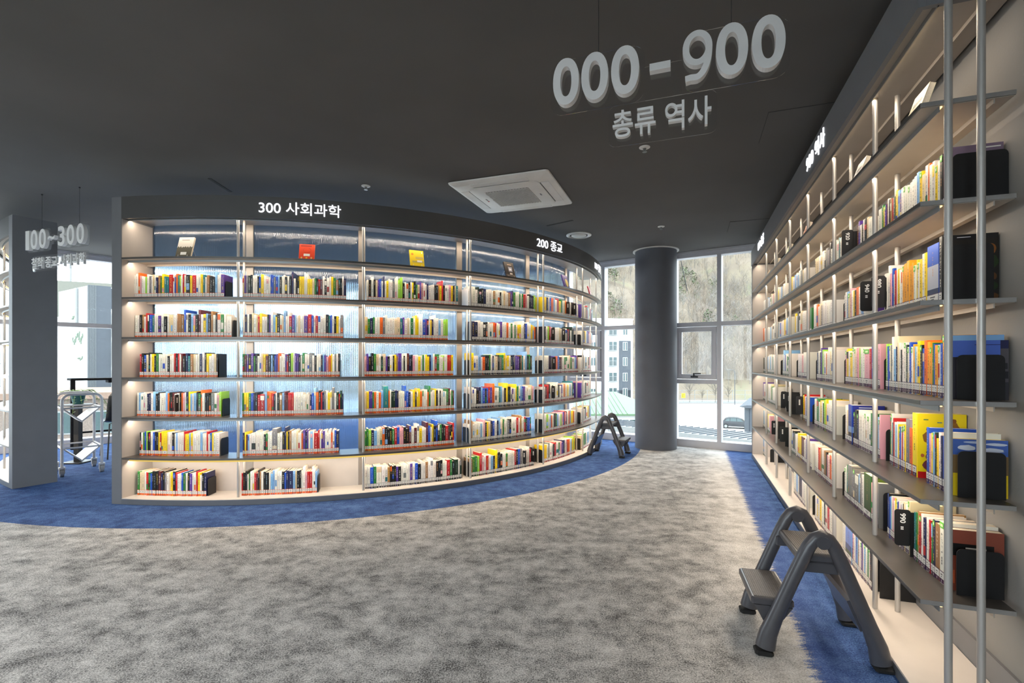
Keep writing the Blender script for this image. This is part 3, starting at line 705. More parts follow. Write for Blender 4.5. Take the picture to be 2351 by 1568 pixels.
def new_book(o, ux, uy, w_, h_, d_, code, lab, where, art=None, hard=None, sticker=False, title=None):
    lc = code.lower(); base = jit(PAL[lc])
    lum = sum(PAL[lc])/3
    if lum > .55: tcol = rng.choice([(.08, .08, .09)]*4+[(.5, .1, .1), (.1, .2, .5), (.35, .3, .28), (.15, .35, .25)])
    else: tcol = rng.choice([(.92, .9, .86)]*4+[(.9, .78, .3), (.8, .6, .4), (.7, .82, .9)])
    if lc in 'you': tcol = (.1, .08, .06)
    BOOKS.append(dict(o=Vector(o), ux=Vector(ux), uy=Vector(uy), w=w_, h=h_, d=d_, code=lc, col=base, tcol=lin(tcol), lab=lab, where=where, art=art, sticker=sticker, title=title,
                      hard=rng.random() < .25 if hard is None else hard, seed=rng.random(), band=(jit(PAL[rng.choice('wwcyrblgaokqi')]) if rng.random() < .22 else None)))
def widths(seq, total):
    ws = [(1.9 if ch.isupper() else 1.0)*rng.uniform(.68, 1.32) for ch in seq]; k = total/sum(ws); return [x*k for x in ws]
def curved_run(row, bay, a0, a1, seq, lab, tall=()):
    rs = RO-.12; z = SL[6-row]; tot = math.radians(a1-a0)*(rs-.15); a = a0
    for j, (ch, w_) in enumerate(zip(seq, widths(seq, tot))):
        am = a
        ra = math.radians(am); ux = Vector((math.cos(ra), math.sin(ra), 0)); uy = Vector((-math.sin(ra), math.cos(ra), 0))
        h_ = rng.choice([.188, .195, .20, .205, .205, .208, .212, .218]) * (1.0 if row < 6 else 1.0)
        if ch == 'i' and rng.random() < .3: h_ -= .012
        if rng.random() < .06: h_ += .028
        if j in tall: h_ = .252
        back = rng.uniform(0, .004)
        new_book(P(am, rs-back, z), ux, uy, w_*.985, h_, rng.uniform(.130, .152), ch, lab, ('c', row, bay, j))
        a += math.degrees(w_/(rs-.15))
def th_px(px, R):
    k = (px-1175.5)/F; a = k*k+1; b = -2*(k*CC[0]+CC[1]); c = CC[0]**2+CC[1]**2-R*R
    Y = (-b-math.sqrt(max(0, b*b-4*a*c)))/2/a; return math.degrees(math.atan2(k*Y-CC[0], CC[1]-Y))
def s_px(px, t=.13):
    k = (px-1175.5)/F; return (k*(B0.y+BN.y*t)-B0.x-BN.x*t)/(BD.x-k*BD.y)
ENDS = []                                       # bookends: (kind, ...)
CR = {1: ["wwwoiwwewawcwntgyqqRwboqewrwKyRwwyqwtkklwwP", "cpadkwwkbywwwbbablkwwkwknwkkyywwyycgkrmwkwwygtkkwn", "wkwkcpbwnwywwawweekwwkwykgcpiwwnwwwkktyrkwwiykcq", "wwwwdkknwwwtwwkwcwwtpngwwgwgriwknke", "Ynwbolwrygwcoknwkmwbw", "Pwcarlwgipal"],
      2: ["wwktwrdbqwwpwkwccWtttbwklikmwylktwkwgwW", "wnwkcwcrywwkpwlykwclwwrplwcwwPRbwrwwwkqbwkywa", "cgngwwoawwwwccqpwcwgwyyWbpnwynwwlwee", "nnwwkkwwworwwpwwowgwgwyywwnbwwylo", "kweriwkwwwcwkwgwkrkwdk", "wkywlpwiwl"],
      3: ["rkbckwykgwwwwkwwrkrwmknqtcwwnwkywwck", "gmpkpgkwwcymklkbpowwwprkewppkwgwwawkwwnlpioywawk", "ipkkgcwdcpkwwkytppwkwmnkiwwywgwyynlwrgwwewwrry", "ywwlwokkgwnwckagycywknappktqwldgk", "wwnaprobkmwwgwwcgwwlpt", "wkwlwkiw"],
      4: ["wlwwwwnnwlkkwwwlokkmwwkoiwnylwlkgowkkkAwie", "gYygbnkrRloornwktlmmrrrwwwwwwwwnblokrnawywawdrdn", "cyppgowolQowddnnwwwbbnwynyyowwwogwwwykwkwwwgmwgm", "wwwknlbkbrpOwwqlwkydkwpwygwlbpwwWci", "wmrkwwgwwkwpwocwywlwqd", "piwkwawt"],
      5: ["kwgbekkwbkkyryYcwwkwlwwwryylywwwwlwwrwbywW", "nymlwWwwwwkgwwAwwknyktwwcwwopnpwlwRrwppwwwowbn", "ggenlwcokkkgrbiikkmwmwywwmbwykbkgkkrmkkr", "wtwwwwlwikycnbwnlwcgwwakwwwrwtwwrkbbg", "wewlowkglweibrimwolYow", "wcwkwyal"],
      6: ["gccwrgbkkkmnkawcykrwwbgwkpwwrywkn", "rkkwgwwrmktwkkkwllwwwkbnNlcKkwwirrwwl", "wwbgWwwtkkkpkwwwwpwbkwwtwwwkkkwwRgkDwd", "tggeriwrwlkykkkwwgwwwwrkbawwkwwrkd", "YwawwkrWgipnwwrowlyey", "cegwlwaw"]}
PX = {1: [(303, 515), (556, 795), (842, 1052), (1075, 1230), (1236, 1328), (1331, 1366)], 2: [(309, 532), (558, 788), (838, 1029), (1084, 1230), (1251, 1318), (1335, 1361)],
      3: [(320, 500), (556, 780), (837, 1041), (1082, 1222), (1250, 1330), (1334, 1358)], 4: [(314, 508), (556, 788), (838, 1043), (1080, 1226), (1248, 1318), (1334, 1356)],
      5: [(320, 504), (557, 778), (838, 1043), (1078, 1220), (1250, 1322), (1330, 1357)], 6: [(315, 474), (554, 728), (838, 1060), (1080, 1226), (1240, 1320), (1331, 1358)]}
TALL = {(4, 2): (9, 19), (2, 2): (23,), (3, 3): (29,), (1, 2): (15,), (4, 3): (11, 18), (5, 2): (30,)}
for row in CR:
    for bay in range(6):
        pa, pb = PX[row][bay]; a0, a1 = th_px(pa, RO-.12), th_px(pb, RO-.12)
        if bay == 5: a0, a1 = max(a0, 63.6), min(73.6, a1 if a1 < 74 else 73.6)
        if bay == 4: a0, a1 = max(a0, 49.3), min(a1, 62.0)
        lab = 'o' if bay < 3 else ('k' if bay == 3 else 'r')
        if row == 6 and bay == 2: lab = 'k'
        if bay == 5: lab = 'r'
        curved_run(row, bay, a0, a1, CR[row][bay], lab, TALL.get((row, bay), ()))
        if bay == 0: ENDS.append(('c', row, bay, a1+.12, 'right'))
        if bay == 1 and row in (3, 6): ENDS.append(('c', row, bay, a1+.12, 'right'))
        if bay in (3, 4) and not (row == 1): ENDS.append(('c', row, bay, a0-.15, 'left'))
        if bay == 5 and row in (2, 5, 6): ENDS.append(('c', row, bay, a0-.15, 'left'))

# rectangles of cover art on the side that faces the camera: u along depth, v up, colour
ART = dict(
    sunset=[(0, .78, 1, 1, (.50, .42, .50)), (0, .45, 1, .78, (.78, .45, .35)), (0, .2, 1, .45, (.45, .25, .25)), (0, 0, 1, .2, (.2, .25, .15)), (.55, .93, .95, .95, (.9, .88, .85))],
    leaf=[(0, 0, 1, .93, (.10, .08, .06)), (.80, .70, .96, .85, (.55, .33, .12)), (.82, .50, 1, .68, (.14, .22, .08)), (.84, .32, .97, .44, (.40, .24, .10)), (.80, .18, .98, .30, (.12, .20, .07)), (.80, .02, 1, .14, (.36, .22, .08)), (.25, .955, .5, .965, (.8, .8, .85))],
    town=[(0, 0, 1, .72, (.20, .19, .22)), (.78, .30, 1, .86, (.33, .31, .33)), (.80, .52, .98, .62, (.14, .13, .16)), (.84, .34, .90, .46, (.12, .11, .14)), (.93, .36, .99, .48, (.12, .11, .14)), (.82, .40, .86, .43, (.85, .62, .3)), (.68, .06, .86, .17, (.10, .42, .80)), (.0, .72, .85, 1, (.28, .40, .74)), (.4, .92, .85, .935, (.2, .25, .5))],
    sky=[(0, .72, 1, 1, (.25, .38, .68)), (.1, .80, .45, .90, (.85, .86, .9)), (.5, .78, .95, .86, (.80, .82, .88)), (.2, .93, .6, .97, (.75, .8, .9)), (.6, .90, 1, .95, (.8, .82, .88)), (0, .40, 1, .72, (.48, .38, .24)), (0, 0, .2, .40, (.9, .78, .1))],
    brick=[(0, 0, 1, 1, (.52, .25, .18)), (0, .58, .82, .78, (.04, .04, .04)), (.3, .70, .68, .725, (.85, .83, .8)), (.0, .12, .10, .34, (.75, .35, .2))],
    yellow=[(0, 0, 1, 1, (.93, .83, .05)), (.10, .55, .30, .72, (.55, .38, .12)), (.18, .70, .28, .80, (.6, .35, .12)), (.24, .66, .40, .76, (.48, .35, .15)), (.62, .70, .86, .88, (.55, .38, .12)), (.70, .86, .80, .93, (.5, .3, .1)), (.06, .32, .14, .38, (.7, .38, .2)), (.10, .10, .45, .30, (.45, .22, .24)), (.16, .28, .30, .40, (.55, .38, .30)), (.17, .38, .28, .43, (.1, .07, .06)), (0, 0, .4, .10, (.72, .05, .06)), (.12, .90, .22, .915, (.3, .45, .3)), (.40, .86, .5, .875, (.3, .45, .5))],
    photo=[(0, .62, 1, 1, (.55, .52, .62)), (.1, .70, .9, .85, (.82, .80, .80)), (0, .32, 1, .62, (.62, .48, .25)), (.2, .40, .9, .56, (.30, .22, .12)), (0, .0, 1, .32, (.20, .17, .14))],
    dusk=[(0, .45, 1, 1, (.10, .16, .55)), (0, .30, 1, .45, (.50, .62, .82)), (0, 0, 1, .30, (.20, .15, .13)), (.2, .93, .6, .95, (.8, .82, .9))],
    snow=[(0, .66, 1, 1, (.18, .35, .75)), (0, .28, 1, .66, (.72, .73, .78)), (0, 0, 1, .28, (.08, .16, .33))],
    wood=[(0, 0, 1, 1, (.20, .30, .10)), (.1, .7, .9, .95, (.36, .46, .14)), (.05, .4, .6, .62, (.32, .42, .12)), (.4, .1, .95, .34, (.30, .40, .12))],
    hills=[(0, .45, 1, 1, (.45, .55, .82)), (.2, .60, .9, .85, (.88, .90, .95)), (0, .30, 1, .45, (.18, .27, .50)), (0, .2, 1, .3, (.2, .3, .15)), (0, 0, 1, .2, (.55, .52, .45))])
def straight_run(row, pl, pr, seq, arts=None, hs=None, lab=None):
    z = SL[6-row]; s0, s1 = s_px(pl), s_px(pr); s = s0
    arts = arts or {}; hs = hs or {}
    for j, (ch, w_) in enumerate(zip(seq, widths(seq, s0-s1))):
        h_ = rng.choice([.19, .195, .20, .205, .205, .21, .215, .222]); d_ = rng.uniform(.138, .158)
        if rng.random() < .05: h_ += .03
        if j in hs: h_, d_ = hs[j]
        d_ = min(d_, TW-.13-.004)
        bay = min(6, int((s-w_/2)/.711))
        lb = lab or ('v' if s < 2.95 else 'g')
        new_book(Q(s, .128+rng.uniform(0, .003), z), -BD, BN, w_*.985, h_, d_, ch, lb, ('s', row, bay, s), arts.get(j), None, (s < 1.5 and rng.random() < .22 and j not in arts), None)
        s -= w_
def send(row, px, h_=.155, d_=.15): ENDS.append(('s', row, s_px(px, .128)-.004, h_, d_))
TAGS = []
def stag(row, px, txt=None): TAGS.append((row, s_px(px+9, .122), txt))
R_ = straight_run
# third shelf down etc., read from left to right
R_(1, 2018, 2166, 'Wgypmwktrdylpwwwwwwwlycwowwywk'); R_(1, 2167, 2174, 'i', {0: 'sunset'}, {0: (.225, .165)}); send(1, 2178, .19, .16)
R_(1, 1919, 1938, 'wwqwqw'); stag(1, 1948, '920'); R_(1, 1968, 2004, 'mpwkwkcW'); send(1, 1967)
R_(1, 1872, 1912, 'ccwcwkaakw'); send(1, 1870); R_(1, 1817, 1850, 'ywwlwlwacw'); send(1, 1808); R_(1, 1784, 1804, 'wywwlcww'); R_(1, 1761, 1781, 'lwlwwcwicw'); R_(1, 1746, 1757, 'kwyww')
R_(2, 2040, 2128, 'wibwrwywwuuuUuuwywYwy'); R_(2, 2129, 2156, 'B', {0: 'snow'}, {0: (.240, .160)}); R_(2, 2156.5, 2164, 'K', {0: 'leaf'}, {0: (.256, .166)}); send(2, 2167, .215, .135)
R_(2, 1939, 1985, 'wwlciwykOwlw'); stag(2, 1994, '940'); stag(2, 2022, '980'); R_(2, 2006, 2012, 'lp'); R_(2, 2031, 2037, 'W', {}, {0: (.21, .16)}); send(2, 1932); send(2, 2038)
R_(2, 1868, 1912, 'wwowcawWwww'); R_(2, 1856, 1864, 'G'); send(2, 1866); R_(2, 1825, 1852, 'ywkwcwww'); send(2, 1822); R_(2, 1783, 1812, 'Awbwwywlw'); R_(2, 1763, 1781, 'wwlwcwww'); R_(2, 1751, 1757, 'oow')
R_(3, 2034, 2176, 'ebwawlncwkwwdwbwulwykbouugbuwbul'); R_(3, 2176, 2185, 'LN', {1: 'town'}, {0: (.232, .155), 1: (.212, .162)}); send(3, 2188, .16, .135)
R_(3, 1941, 1996, 'iywywcwiewwI'); R_(3, 1997, 2005, 'rb'); send(3, 1934); R_(3, 2016, 2022, 'i', {}, {0: (.225, .16)}); send(3, 2024)
R_(3, 1876, 1912, 'nwkpewwowwcw'); send(3, 1870); R_(3, 1832, 1852, 'WwiW'); send(3, 1826); R_(3, 1797, 1812, 'wlwbwgw'); send(3, 1790); R_(3, 1762, 1778, 'lwwlwwgw'); R_(3, 1753, 1758, 'dw')
R_(4, 2043, 2080, 'gwqrwlwybwrwy'); R_(4, 2080, 2105, 'AoY', {0: 'photo', 2: 'yellow'}, {0: (.235, .16), 1: (.20, .14), 2: (.268, .166)}); R_(4, 2127, 2172, 'biyldywnby'); R_(4, 2172, 2184, 'WY', {1: 'sky'}, {0: (.225, .15), 1: (.205, .162)}); send(4, 2190, .165, .135)
R_(4, 1941, 1957, 'wcB', {2: 'dusk'}, {2: (.23, .16)}); R_(4, 1960, 2004, 'kknwwwwwwwg'); R_(4, 2014, 2022, 'lwi', {}, {2: (.22, .16)}); send(4, 2028); send(4, 1930)
R_(4, 1870, 1912, 'wwgwywkeywww'); send(4, 1862); R_(4, 1843, 1852, 'gyrwb'); stag(4, 1833); stag(4, 1808); stag(4, 1796); send(4, 1790); R_(4, 1765, 1780, 'wwcgwww'); R_(4, 1744, 1757, 'ywwpww')
R_(5, 2038, 2066, 'bkblwiwywbpw'); stag(5, 2079, '990'); R_(5, 2068, 2088, 'pwkcWC', {}, {5: (.232, .162)}); R_(5, 2098, 2178, 'qgtrwnwrgnTWM', {12: 'brick'}, {12: (.222, .16), 11: (.235, .158)}); send(5, 2187, .165, .135)
R_(5, 1939, 1983, 'wwgAaaaAlaaw'); R_(5, 1984, 2008, 'Gi', {0: 'wood'}, {0: (.235, .16)}); send(5, 1930); R_(5, 2013, 2018, 'a', {}, {0: (.225, .16)}); send(5, 2022, .19)
R_(5, 1872, 1912, 'WrotWtkiwow'); send(5, 1868); R_(5, 1857, 1865, 'W'); R_(5, 1830, 1853, 'wyYMwwp'); R_(5, 1816, 1828, 'gwkadw'); send(5, 1804); stag(5, 1793); stag(5, 1773); R_(5, 1761, 1769, 'wywi'); R_(5, 1748, 1757, 'iwwlw')
R_(6, 1957, 2003, 'iwbltwwpwlwgwK'); send(6, 2014, .20, .15); R_(6, 1935, 1956, 'wL', {1: 'hills'}, {1: (.225, .16)}); R_(6, 1872, 1912, 'wywyWkwrww'); R_(6, 1823, 1850, 'wwlwnnww'); send(6, 1862); R_(6, 1742, 1757, 'wwwlw'); send(6, 1766)

def blob(u0, v0, u1, v1, kind, seed):
    rr = random.Random(seed); cu, cv, a, b_ = (u0+u1)/2, (v0+v1)/2, (u1-u0)/2, (v1-v0)/2
    if kind == 'star': return [(cu+a*(1 if k % 2 == 0 else .42)*math.sin(PI*k/5), cv+b_*(1 if k % 2 == 0 else .42)*math.cos(PI*k/5)) for k in range(10)]
    if kind == 'trees':
        n = 13; pts = [(u0, v0), (u1, v0)]
        for k in range(n, -1, -1): pts.append((u0+(u1-u0)*k/n, v0+(v1-v0)*(rr.uniform(.75, 1) if k % 2 else rr.uniform(.35, .6))))
        return pts
    return [(cu+a*rr.uniform(.8, 1.08)*math.cos(2*PI*k/14), cv+b_*rr.uniform(.8, 1.08)*math.sin(2*PI*k/14)) for k in range(14)]
def shape_of(u0, v0, u1, v1, art):
    if u1-u0 < .6 and v1-v0 < .3 and v1-v0 > .035 and u0 > 0 and art in ('yellow', 'leaf', 'wood', 'sky', 'hills', 'photo'): return blob(u0, v0, u1, v1, 'o', u0+v0)
    return [(u0, v0), (u1, v0), (u1, v1), (u0, v1)]
def proj(p): return (1175.5+F*p.x/p.y, 831-F*(p.z-EYE)/p.y)
def shown(b):
    o, ux, uy = b['o'], b['ux'], b['uy']; h_ = b['h']
    q = [proj(x) for x in (o, o+ux*b['w'], o+ux*b['w']+UP*h_, o+UP*h_)]
    if max(x for x, y in q) < 0 or min(x for x, y in q) > 2351: return 0
    a = abs(sum(q[i][0]*q[(i+1) % 4][1]-q[(i+1) % 4][0]*q[i][1] for i in range(4)))/2
    return a*(2.5 if b['art'] else 1)
def book_geo(b, cov, pg, lb, full):
    o, ux, uy, w_, h_, d_ = (b[k] for k in ('o', 'ux', 'uy', 'w', 'h', 'd')); rr = random.Random(b['seed'])
    def p(x, y, z): return o+ux*x+uy*y+UP*z
    t = .0022 if b['hard'] else .0008; ov = .003 if b['hard'] else 0.0; c = min(.0022, w_*.2)
    out = [(0, d_), (0, c), (c, 0), (w_-c, 0), (w_, c), (w_, d_)]; inn = [(t, d_), (t, t+c), (w_-t, t+c), (w_-t, d_)]
    col = b['col']
    for i in range(5):
        (x0, y0), (x1, y1) = out[i], out[i+1]; cov.face([p(x0, y0, 0), p(x1, y1, 0), p(x1, y1, h_), p(x0, y0, h_)], col)
    for a_, b_ in ((0, 1), (2, 3)):
        (x0, y0), (x1, y1) = inn[a_], inn[b_]; cov.face([p(x0, y0, h_), p(x1, y1, h_), p(x1, y1, 0), p(x0, y0, 0)], col)
    for z, fl in ((h_, False), (0, True)):
        for q in ([(0, d_), (0, c), (t, t+c), (t, d_)], [(0, c), (c, 0), (w_-c, 0), (w_, c), (w_-t, t+c), (t, t+c)], [(w_, c), (w_, d_), (w_-t, d_), (w_-t, t+c)]):
            cov.face([p(x, y, z) for x, y in (reversed(q) if fl else q)], col)
    for x0, x1 in ((0, t), (w_-t, w_)): cov.face([p(x1, d_, 0), p(x0, d_, 0), p(x0, d_, h_), p(x1, d_, h_)], col)
    pg.box(p(t, t+c, ov), ux*(w_-2*t), uy*(d_-t-c-ov-.001), UP*(h_-2*ov-.0012))
    e = -.0005; fx0, fx1 = c, w_-c; fw = fx1-fx0
    if b['band'] and w_ > .012 and not b['art']:
        z0 = rr.choice([.055, .075, h_*.72]); z1 = min(h_-.004, z0+rr.uniform(.025, .06)); cov.face([p(fx0, e, z0), p(fx1, e, z0), p(fx1, e, z1), p(fx0, e, z1)], b['band'])
    e2 = -.0009; top = h_*rr.uniform(.80, .93); n = rr.randint(4, 9) if full else rr.randint(4, 8); g = min(.0125, fw*.62)*rr.uniform(.75, 1.1); step = g*rr.uniform(1.12, 1.5)
    xm = w_/2; z = top
    for k in range(n):
        gg = g*.5; hh = g
        if z-hh < .062: break
        if full:     # a few strokes like a character
            for q in range(rr.choice((2, 2, 3))):
                zz = z-hh*rr.choice((.08, .3, .5, .72, .93)); xa, xb = sorted((rr.uniform(-1, .1), rr.uniform(-.1, 1))); cov.face([p(xm+gg*xa, e2, zz-hh*.055), p(xm+gg*xb, e2, zz-hh*.055), p(xm+gg*xb, e2, zz+hh*.055), p(xm+gg*xa, e2, zz+hh*.055)], b['tcol'])
            for q in range(rr.choice((1, 1, 2))):
                xx = xm+gg*rr.choice((-.75, -.2, .3, .8)); za, zb_ = sorted((rr.uniform(0, .45), rr.uniform(.55, 1))); cov.face([p(xx-gg*.10, e2, z-hh*zb_), p(xx+gg*.10, e2, z-hh*zb_), p(xx+gg*.10, e2, z-hh*za), p(xx-gg*.10, e2, z-hh*za)], b['tcol'])
        else:
            xa = xm+gg*rr.uniform(-.8, .2); cov.face([p(xa-gg*.16, e2, z-hh), p(xa+gg*.16, e2, z-hh), p(xa+gg*.16, e2, z), p(xa-gg*.16, e2, z)], b['tcol'])
            zz = z-hh*rr.uniform(.1, .9); cov.face([p(xm-gg*rr.uniform(.4, 1), e2, zz-hh*.1), p(xm+gg*rr.uniform(.4, 1), e2, zz-hh*.1), p(xm+gg, e2, zz+hh*.1), p(xm-gg, e2, zz+hh*.1)], b['tcol'])
        z -= step
    if full and fw > .008:
        z -= .012
        for k in range(3):
            if z < .068: break
            cov.face([p(xm-g*.2, e2, z-.008), p(xm+g*.2, e2, z-.008), p(xm+g*.2, e2, z), p(xm-g*.2, e2, z)], b['tcol']); z -= .0105
    if b['sticker']:
        cov.face([p(fx0, e2*1.3, h_-.026), p(fx1, e2*1.3, h_-.026), p(fx1, e2*1.3, h_-.003), p(fx0, e2*1.3, h_-.003)], lin((.36, .70, .22)))
        cov.face([p(xm-fw*.3, e2*1.8, h_-.020), p(xm+fw*.3, e2*1.8, h_-.020), p(xm+fw*.3, e2*1.8, h_-.010), p(xm-fw*.3, e2*1.8, h_-.010)], lin((.8, .9, .7)))
    if b['art']:
        for k, (u0, v0, u1, v1, cc) in enumerate(ART[b['art']]):
            x = w_+.0004+.0003*k
            cov.face([p(x, c+(d_-c)*u, h_*v) for u, v in shape_of(u0, v0, u1, v1, b['art'])], lin(cc))
            if u0 == 0 and b['art'] in ('snow', 'wood', 'yellow', 'brick', 'dusk', 'town', 'hills'):
                x = e-.00005*k; cov.face([p(fx0, x, h_*v0), p(fx1, x, h_*v0), p(fx1, x, h_*v1), p(fx0, x, h_*v1)], lin(cc))
    lc = LABELS[b['lab']]; e3 = -.0014; zo = .003
    wcol = lin((.90, .89, .87))
    for z0, z1, cc in ((zo, zo+.016, lc), (zo+.016, zo+.042, wcol), (zo+.042, zo+.045, lc)): lb.face([p(fx0-.0008, e3, z0), p(fx1+.0008, e3, z0), p(fx1+.0008, e3, z1), p(fx0-.0008, e3, z1)], cc)
    dk = lin((.25, .24, .26)); e4 = e3-.0003
    lb.face([p(xm-fw*.22, e4, zo+.030), p(xm+fw*.22, e4, zo+.030), p(xm+fw*.22, e4, zo+.034), p(xm-fw*.22, e4, zo+.034)], dk)
    lb.face([p(xm-fw*.16, e4, zo+.022), p(xm+fw*.12, e4, zo+.022), p(xm+fw*.12, e4, zo+.025), p(xm-fw*.16, e4, zo+.025)], dk)
    if full and b['lab'] == 'v' and fw > .01: put_text(lb, '9', p(xm-.0025, e4, zo+.002), ux, UP, -uy, .005, .010, 0, .02, wcol)
    elif b['lab'] != 'o': lb.face([p(xm-fw*.12, e4, zo+.003), p(xm+fw*.12, e4, zo+.003), p(xm+fw*.12, e4, zo+.010), p(xm-fw*.12, e4, zo+.010)], wcol)
# order on each shelf, for the labels
rank = {}
for b in BOOKS:
    k = b['where']; rank.setdefault(k[:3], []).append(b)
for k, bs in rank.items():
    bs.sort(key=lambda b: b['where'][3] if k[0] == 'c' else -b['where'][3])
    for n, b in enumerate(bs): b['rank'] = n+1
NIND = 286
BOOKS.sort(key=lambda b: -shown(b))
NEAR = ['nearest', 'second nearest', 'third nearest', 'fourth nearest', 'fifth nearest', 'sixth nearest', 'farthest']
TITLES = {}
def book_label(b):
    k, row, bay, _ = b['where']; size = 'tall ' if b['h'] > .235 else ('thick ' if b['w'] > .032 else '')
    nm = {'sunset': 'sunset cover', 'leaf': 'dark leafy cover', 'town': 'town photo', 'sky': 'cloudy sky cover', 'brick': 'brick red', 'yellow': 'yellow map cover', 'photo': 'building photo', 'dusk': 'dusk photo', 'snow': 'blue and white', 'wood': 'green forest', 'hills': 'blue sky cover'}.get(b['art'], NAMES[b['code']])
    if k == 'c': return f"{size}{nm} book, {ordinal(b['rank'])} from left, {ORD[row]} shelf down, {ORD[bay]} bay of curved bookcase"
    return f"{size}{nm} book, {ordinal(b['rank'])} from left, {ORD[row]} shelf down, {NEAR[bay]} bay, straight bookcase"
for b in BOOKS[:NIND]:
    cov, pg, lb = MB(), MB(), MB(); O = b['o'].copy(); b['o'] = Vector((0, 0, 0)); book_geo(b, cov, pg, lb, True); b['o'] = O
    bk = cov.build('book', M['book']); bk.location = O
    tag(bk, book_label(b), 'book', 'books on the curved bookcase' if b['where'][0] == 'c' else 'books on the straight bookcase')
    pg.build('page_block', M['page'], bk); lb.build('call_number_label', M['lab'], bk)
cov, pg, lb = MB(), MB(), MB()
for b in BOOKS[NIND:]: book_geo(b, cov, pg, lb, False)
rest = tag(cov.build('book_rows', M['book']), 'many smaller books standing in the rows of both bookcases', 'books', kind='stuff')
pg.build('page_blocks', M['page'], rest); lb.build('call_number_labels', M['lab'], rest)

# ---------------------------------------------------------------- bookends and divider tags
def bookend_mesh(o, ux, uy, h_, d_):
    m_ = MB(); pts = []; r = .018
    for y, z in ((0, 0), (d_, 0)): pts.append((y, z))
    for k in range(5): t = PI/2*k/4; pts.append((d_-r+r*math.cos(t), h_-r+r*math.sin(t)))
    for k in range(5): t = PI/2+PI/2*k/4; pts.append((r+r*math.cos(t), h_-r+r*math.sin(t)))
    m_.loft([[o+uy*y+UP*z for y, z in pts], [o+ux*.0018+uy*y+UP*z for y, z in pts]])
    return m_
seen = {}
for e in ENDS:
    if e[0] == 'c':
        _, row, bay, a, side = e; ra = math.radians(a); ux = Vector((math.cos(ra), math.sin(ra), 0)); uy = Vector((-math.sin(ra), math.cos(ra), 0))
        o = P(a, RO-.125, SL[6-row]+.0005); m_ = bookend_mesh(Vector(), ux, uy, .155, .125); lb = f'black bookend at the {side} end of books, {ORD[row]} shelf down, {ORD[bay]} bay, curved bookcase'; g = 'bookends on the curved bookcase'
    else:
        _, row, s, h_, d_ = e; o = Q(s, .137, SL[6-row]+.0005); m_ = bookend_mesh(Vector(), -BD, BN, h_, d_); bay = max(0, min(6, int(s/.711)))
        n = seen[(row, bay)] = seen.get((row, bay), 0)+1
        lb = f'black bookend {"" if n == 1 else ORD[n-1]+" "}on the {ORD[row]} shelf down, {NEAR[bay]} bay, straight bookcase'; g = 'bookends on the straight bookcase'
    be = m_.build('bookend', M['black']); be.location = o; tag(be, lb, 'bookend', g)
txtm = mat('tag_lettering_white', (.8, .8, .78), .5)
def flag(o, out, nrm, txt, zsh, label, group):
    """black plate standing out from the row of spines: o at the spines, out towards the aisle, nrm its face"""
    big, hh = (.058, .155) if txt else (.050, .150); pts = []; r = .012
    for cx, cz, st_ in ((big-r, hh-r, 0), (r, hh-r, 90), (r, r, 180), (big-r, r, 270)):
        for k in range(5): t = math.radians(st_+22.5*k); pts.append((cx+r*math.cos(t), cz+r*math.sin(t)))
    m_ = MB(); m_.loft([[out*x+UP*(z+.045) for x, z in pts], [out*x+UP*(z+.045)-nrm*.003 for x, z in pts]])
    m_.box(-out*.11, out*.113, -nrm*.002, UP*.19)
    r_ = m_.build('divider_tag', M['black']); r_.location = o; tag(r_, label, 'divider tag', group)
    m_ = MB(); top = .045+hh; e = nrm*.0004
    if txt:
        put_text(m_, txt, out*(big*.66)+UP*(top-.016)+e, -UP, -out, nrm, .042, .020, 0, .02)
        for q in range(2): m_.box(out*(big*.62)+UP*(top-.078-.008*q), -out*.010, nrm*.0005, UP*.005)
    else:
        for q in range(4): m_.box(out*(big*.62)+UP*(top-.036-.012*q), -out*.011, nrm*.0005, UP*.008)
    part(m_.build('tag_lettering', txtm, r_), 'white lettering')
for n, (row, s, t_) in enumerate(TAGS):
    bay = max(0, min(6, int(s/.711)))
    flag(Q(s, .127, SL[6-row]+.0005), -BN, -BD, t_, 0, f'black divider tag reading {t_} on the {ORD[row]} shelf down' if t_ else f'small black divider tag, {ORD[row]} shelf down, {NEAR[bay]} bay, straight bookcase'+(f', {("nearer", "farther")[n % 2]} of two' if sum(1 for q in TAGS if q[0] == row and not q[2] and int(q[1]/.711) == bay) > 1 else ''), 'divider tags on the straight bookcase')
cnt = {}
for row, px in ((1, 1300), (1, 1315), (2, 1266), (2, 1290), (3, 1268), (4, 1266), (6, 1200), (6, 1221), (4, 411)):
    a = th_px(px, RO-.122); ra = math.radians(a); bay = 0 if px < 540 else (3 if px < 1232 else 4); n = cnt[(row, bay)] = cnt.get((row, bay), 0)+1; sg = 1 if px < 540 else -1
    flag(P(a, RO-.124, SL[6-row]+.0005), Vector((math.sin(ra), -math.cos(ra), 0)), Vector((math.cos(ra), math.sin(ra), 0))*sg, None, 0, f'small black divider tag, {"left" if n == 1 else "right"} one on {ORD[row]} shelf down, {ORD[bay]} bay, curved bookcase' if (row, px) in ((1, 1300), (1, 1315), (2, 1266), (2, 1290), (6, 1200), (6, 1221)) else f'small black divider tag on {ORD[row]} shelf down, {ORD[bay]} bay, curved bookcase', 'divider tags on the curved bookcase')

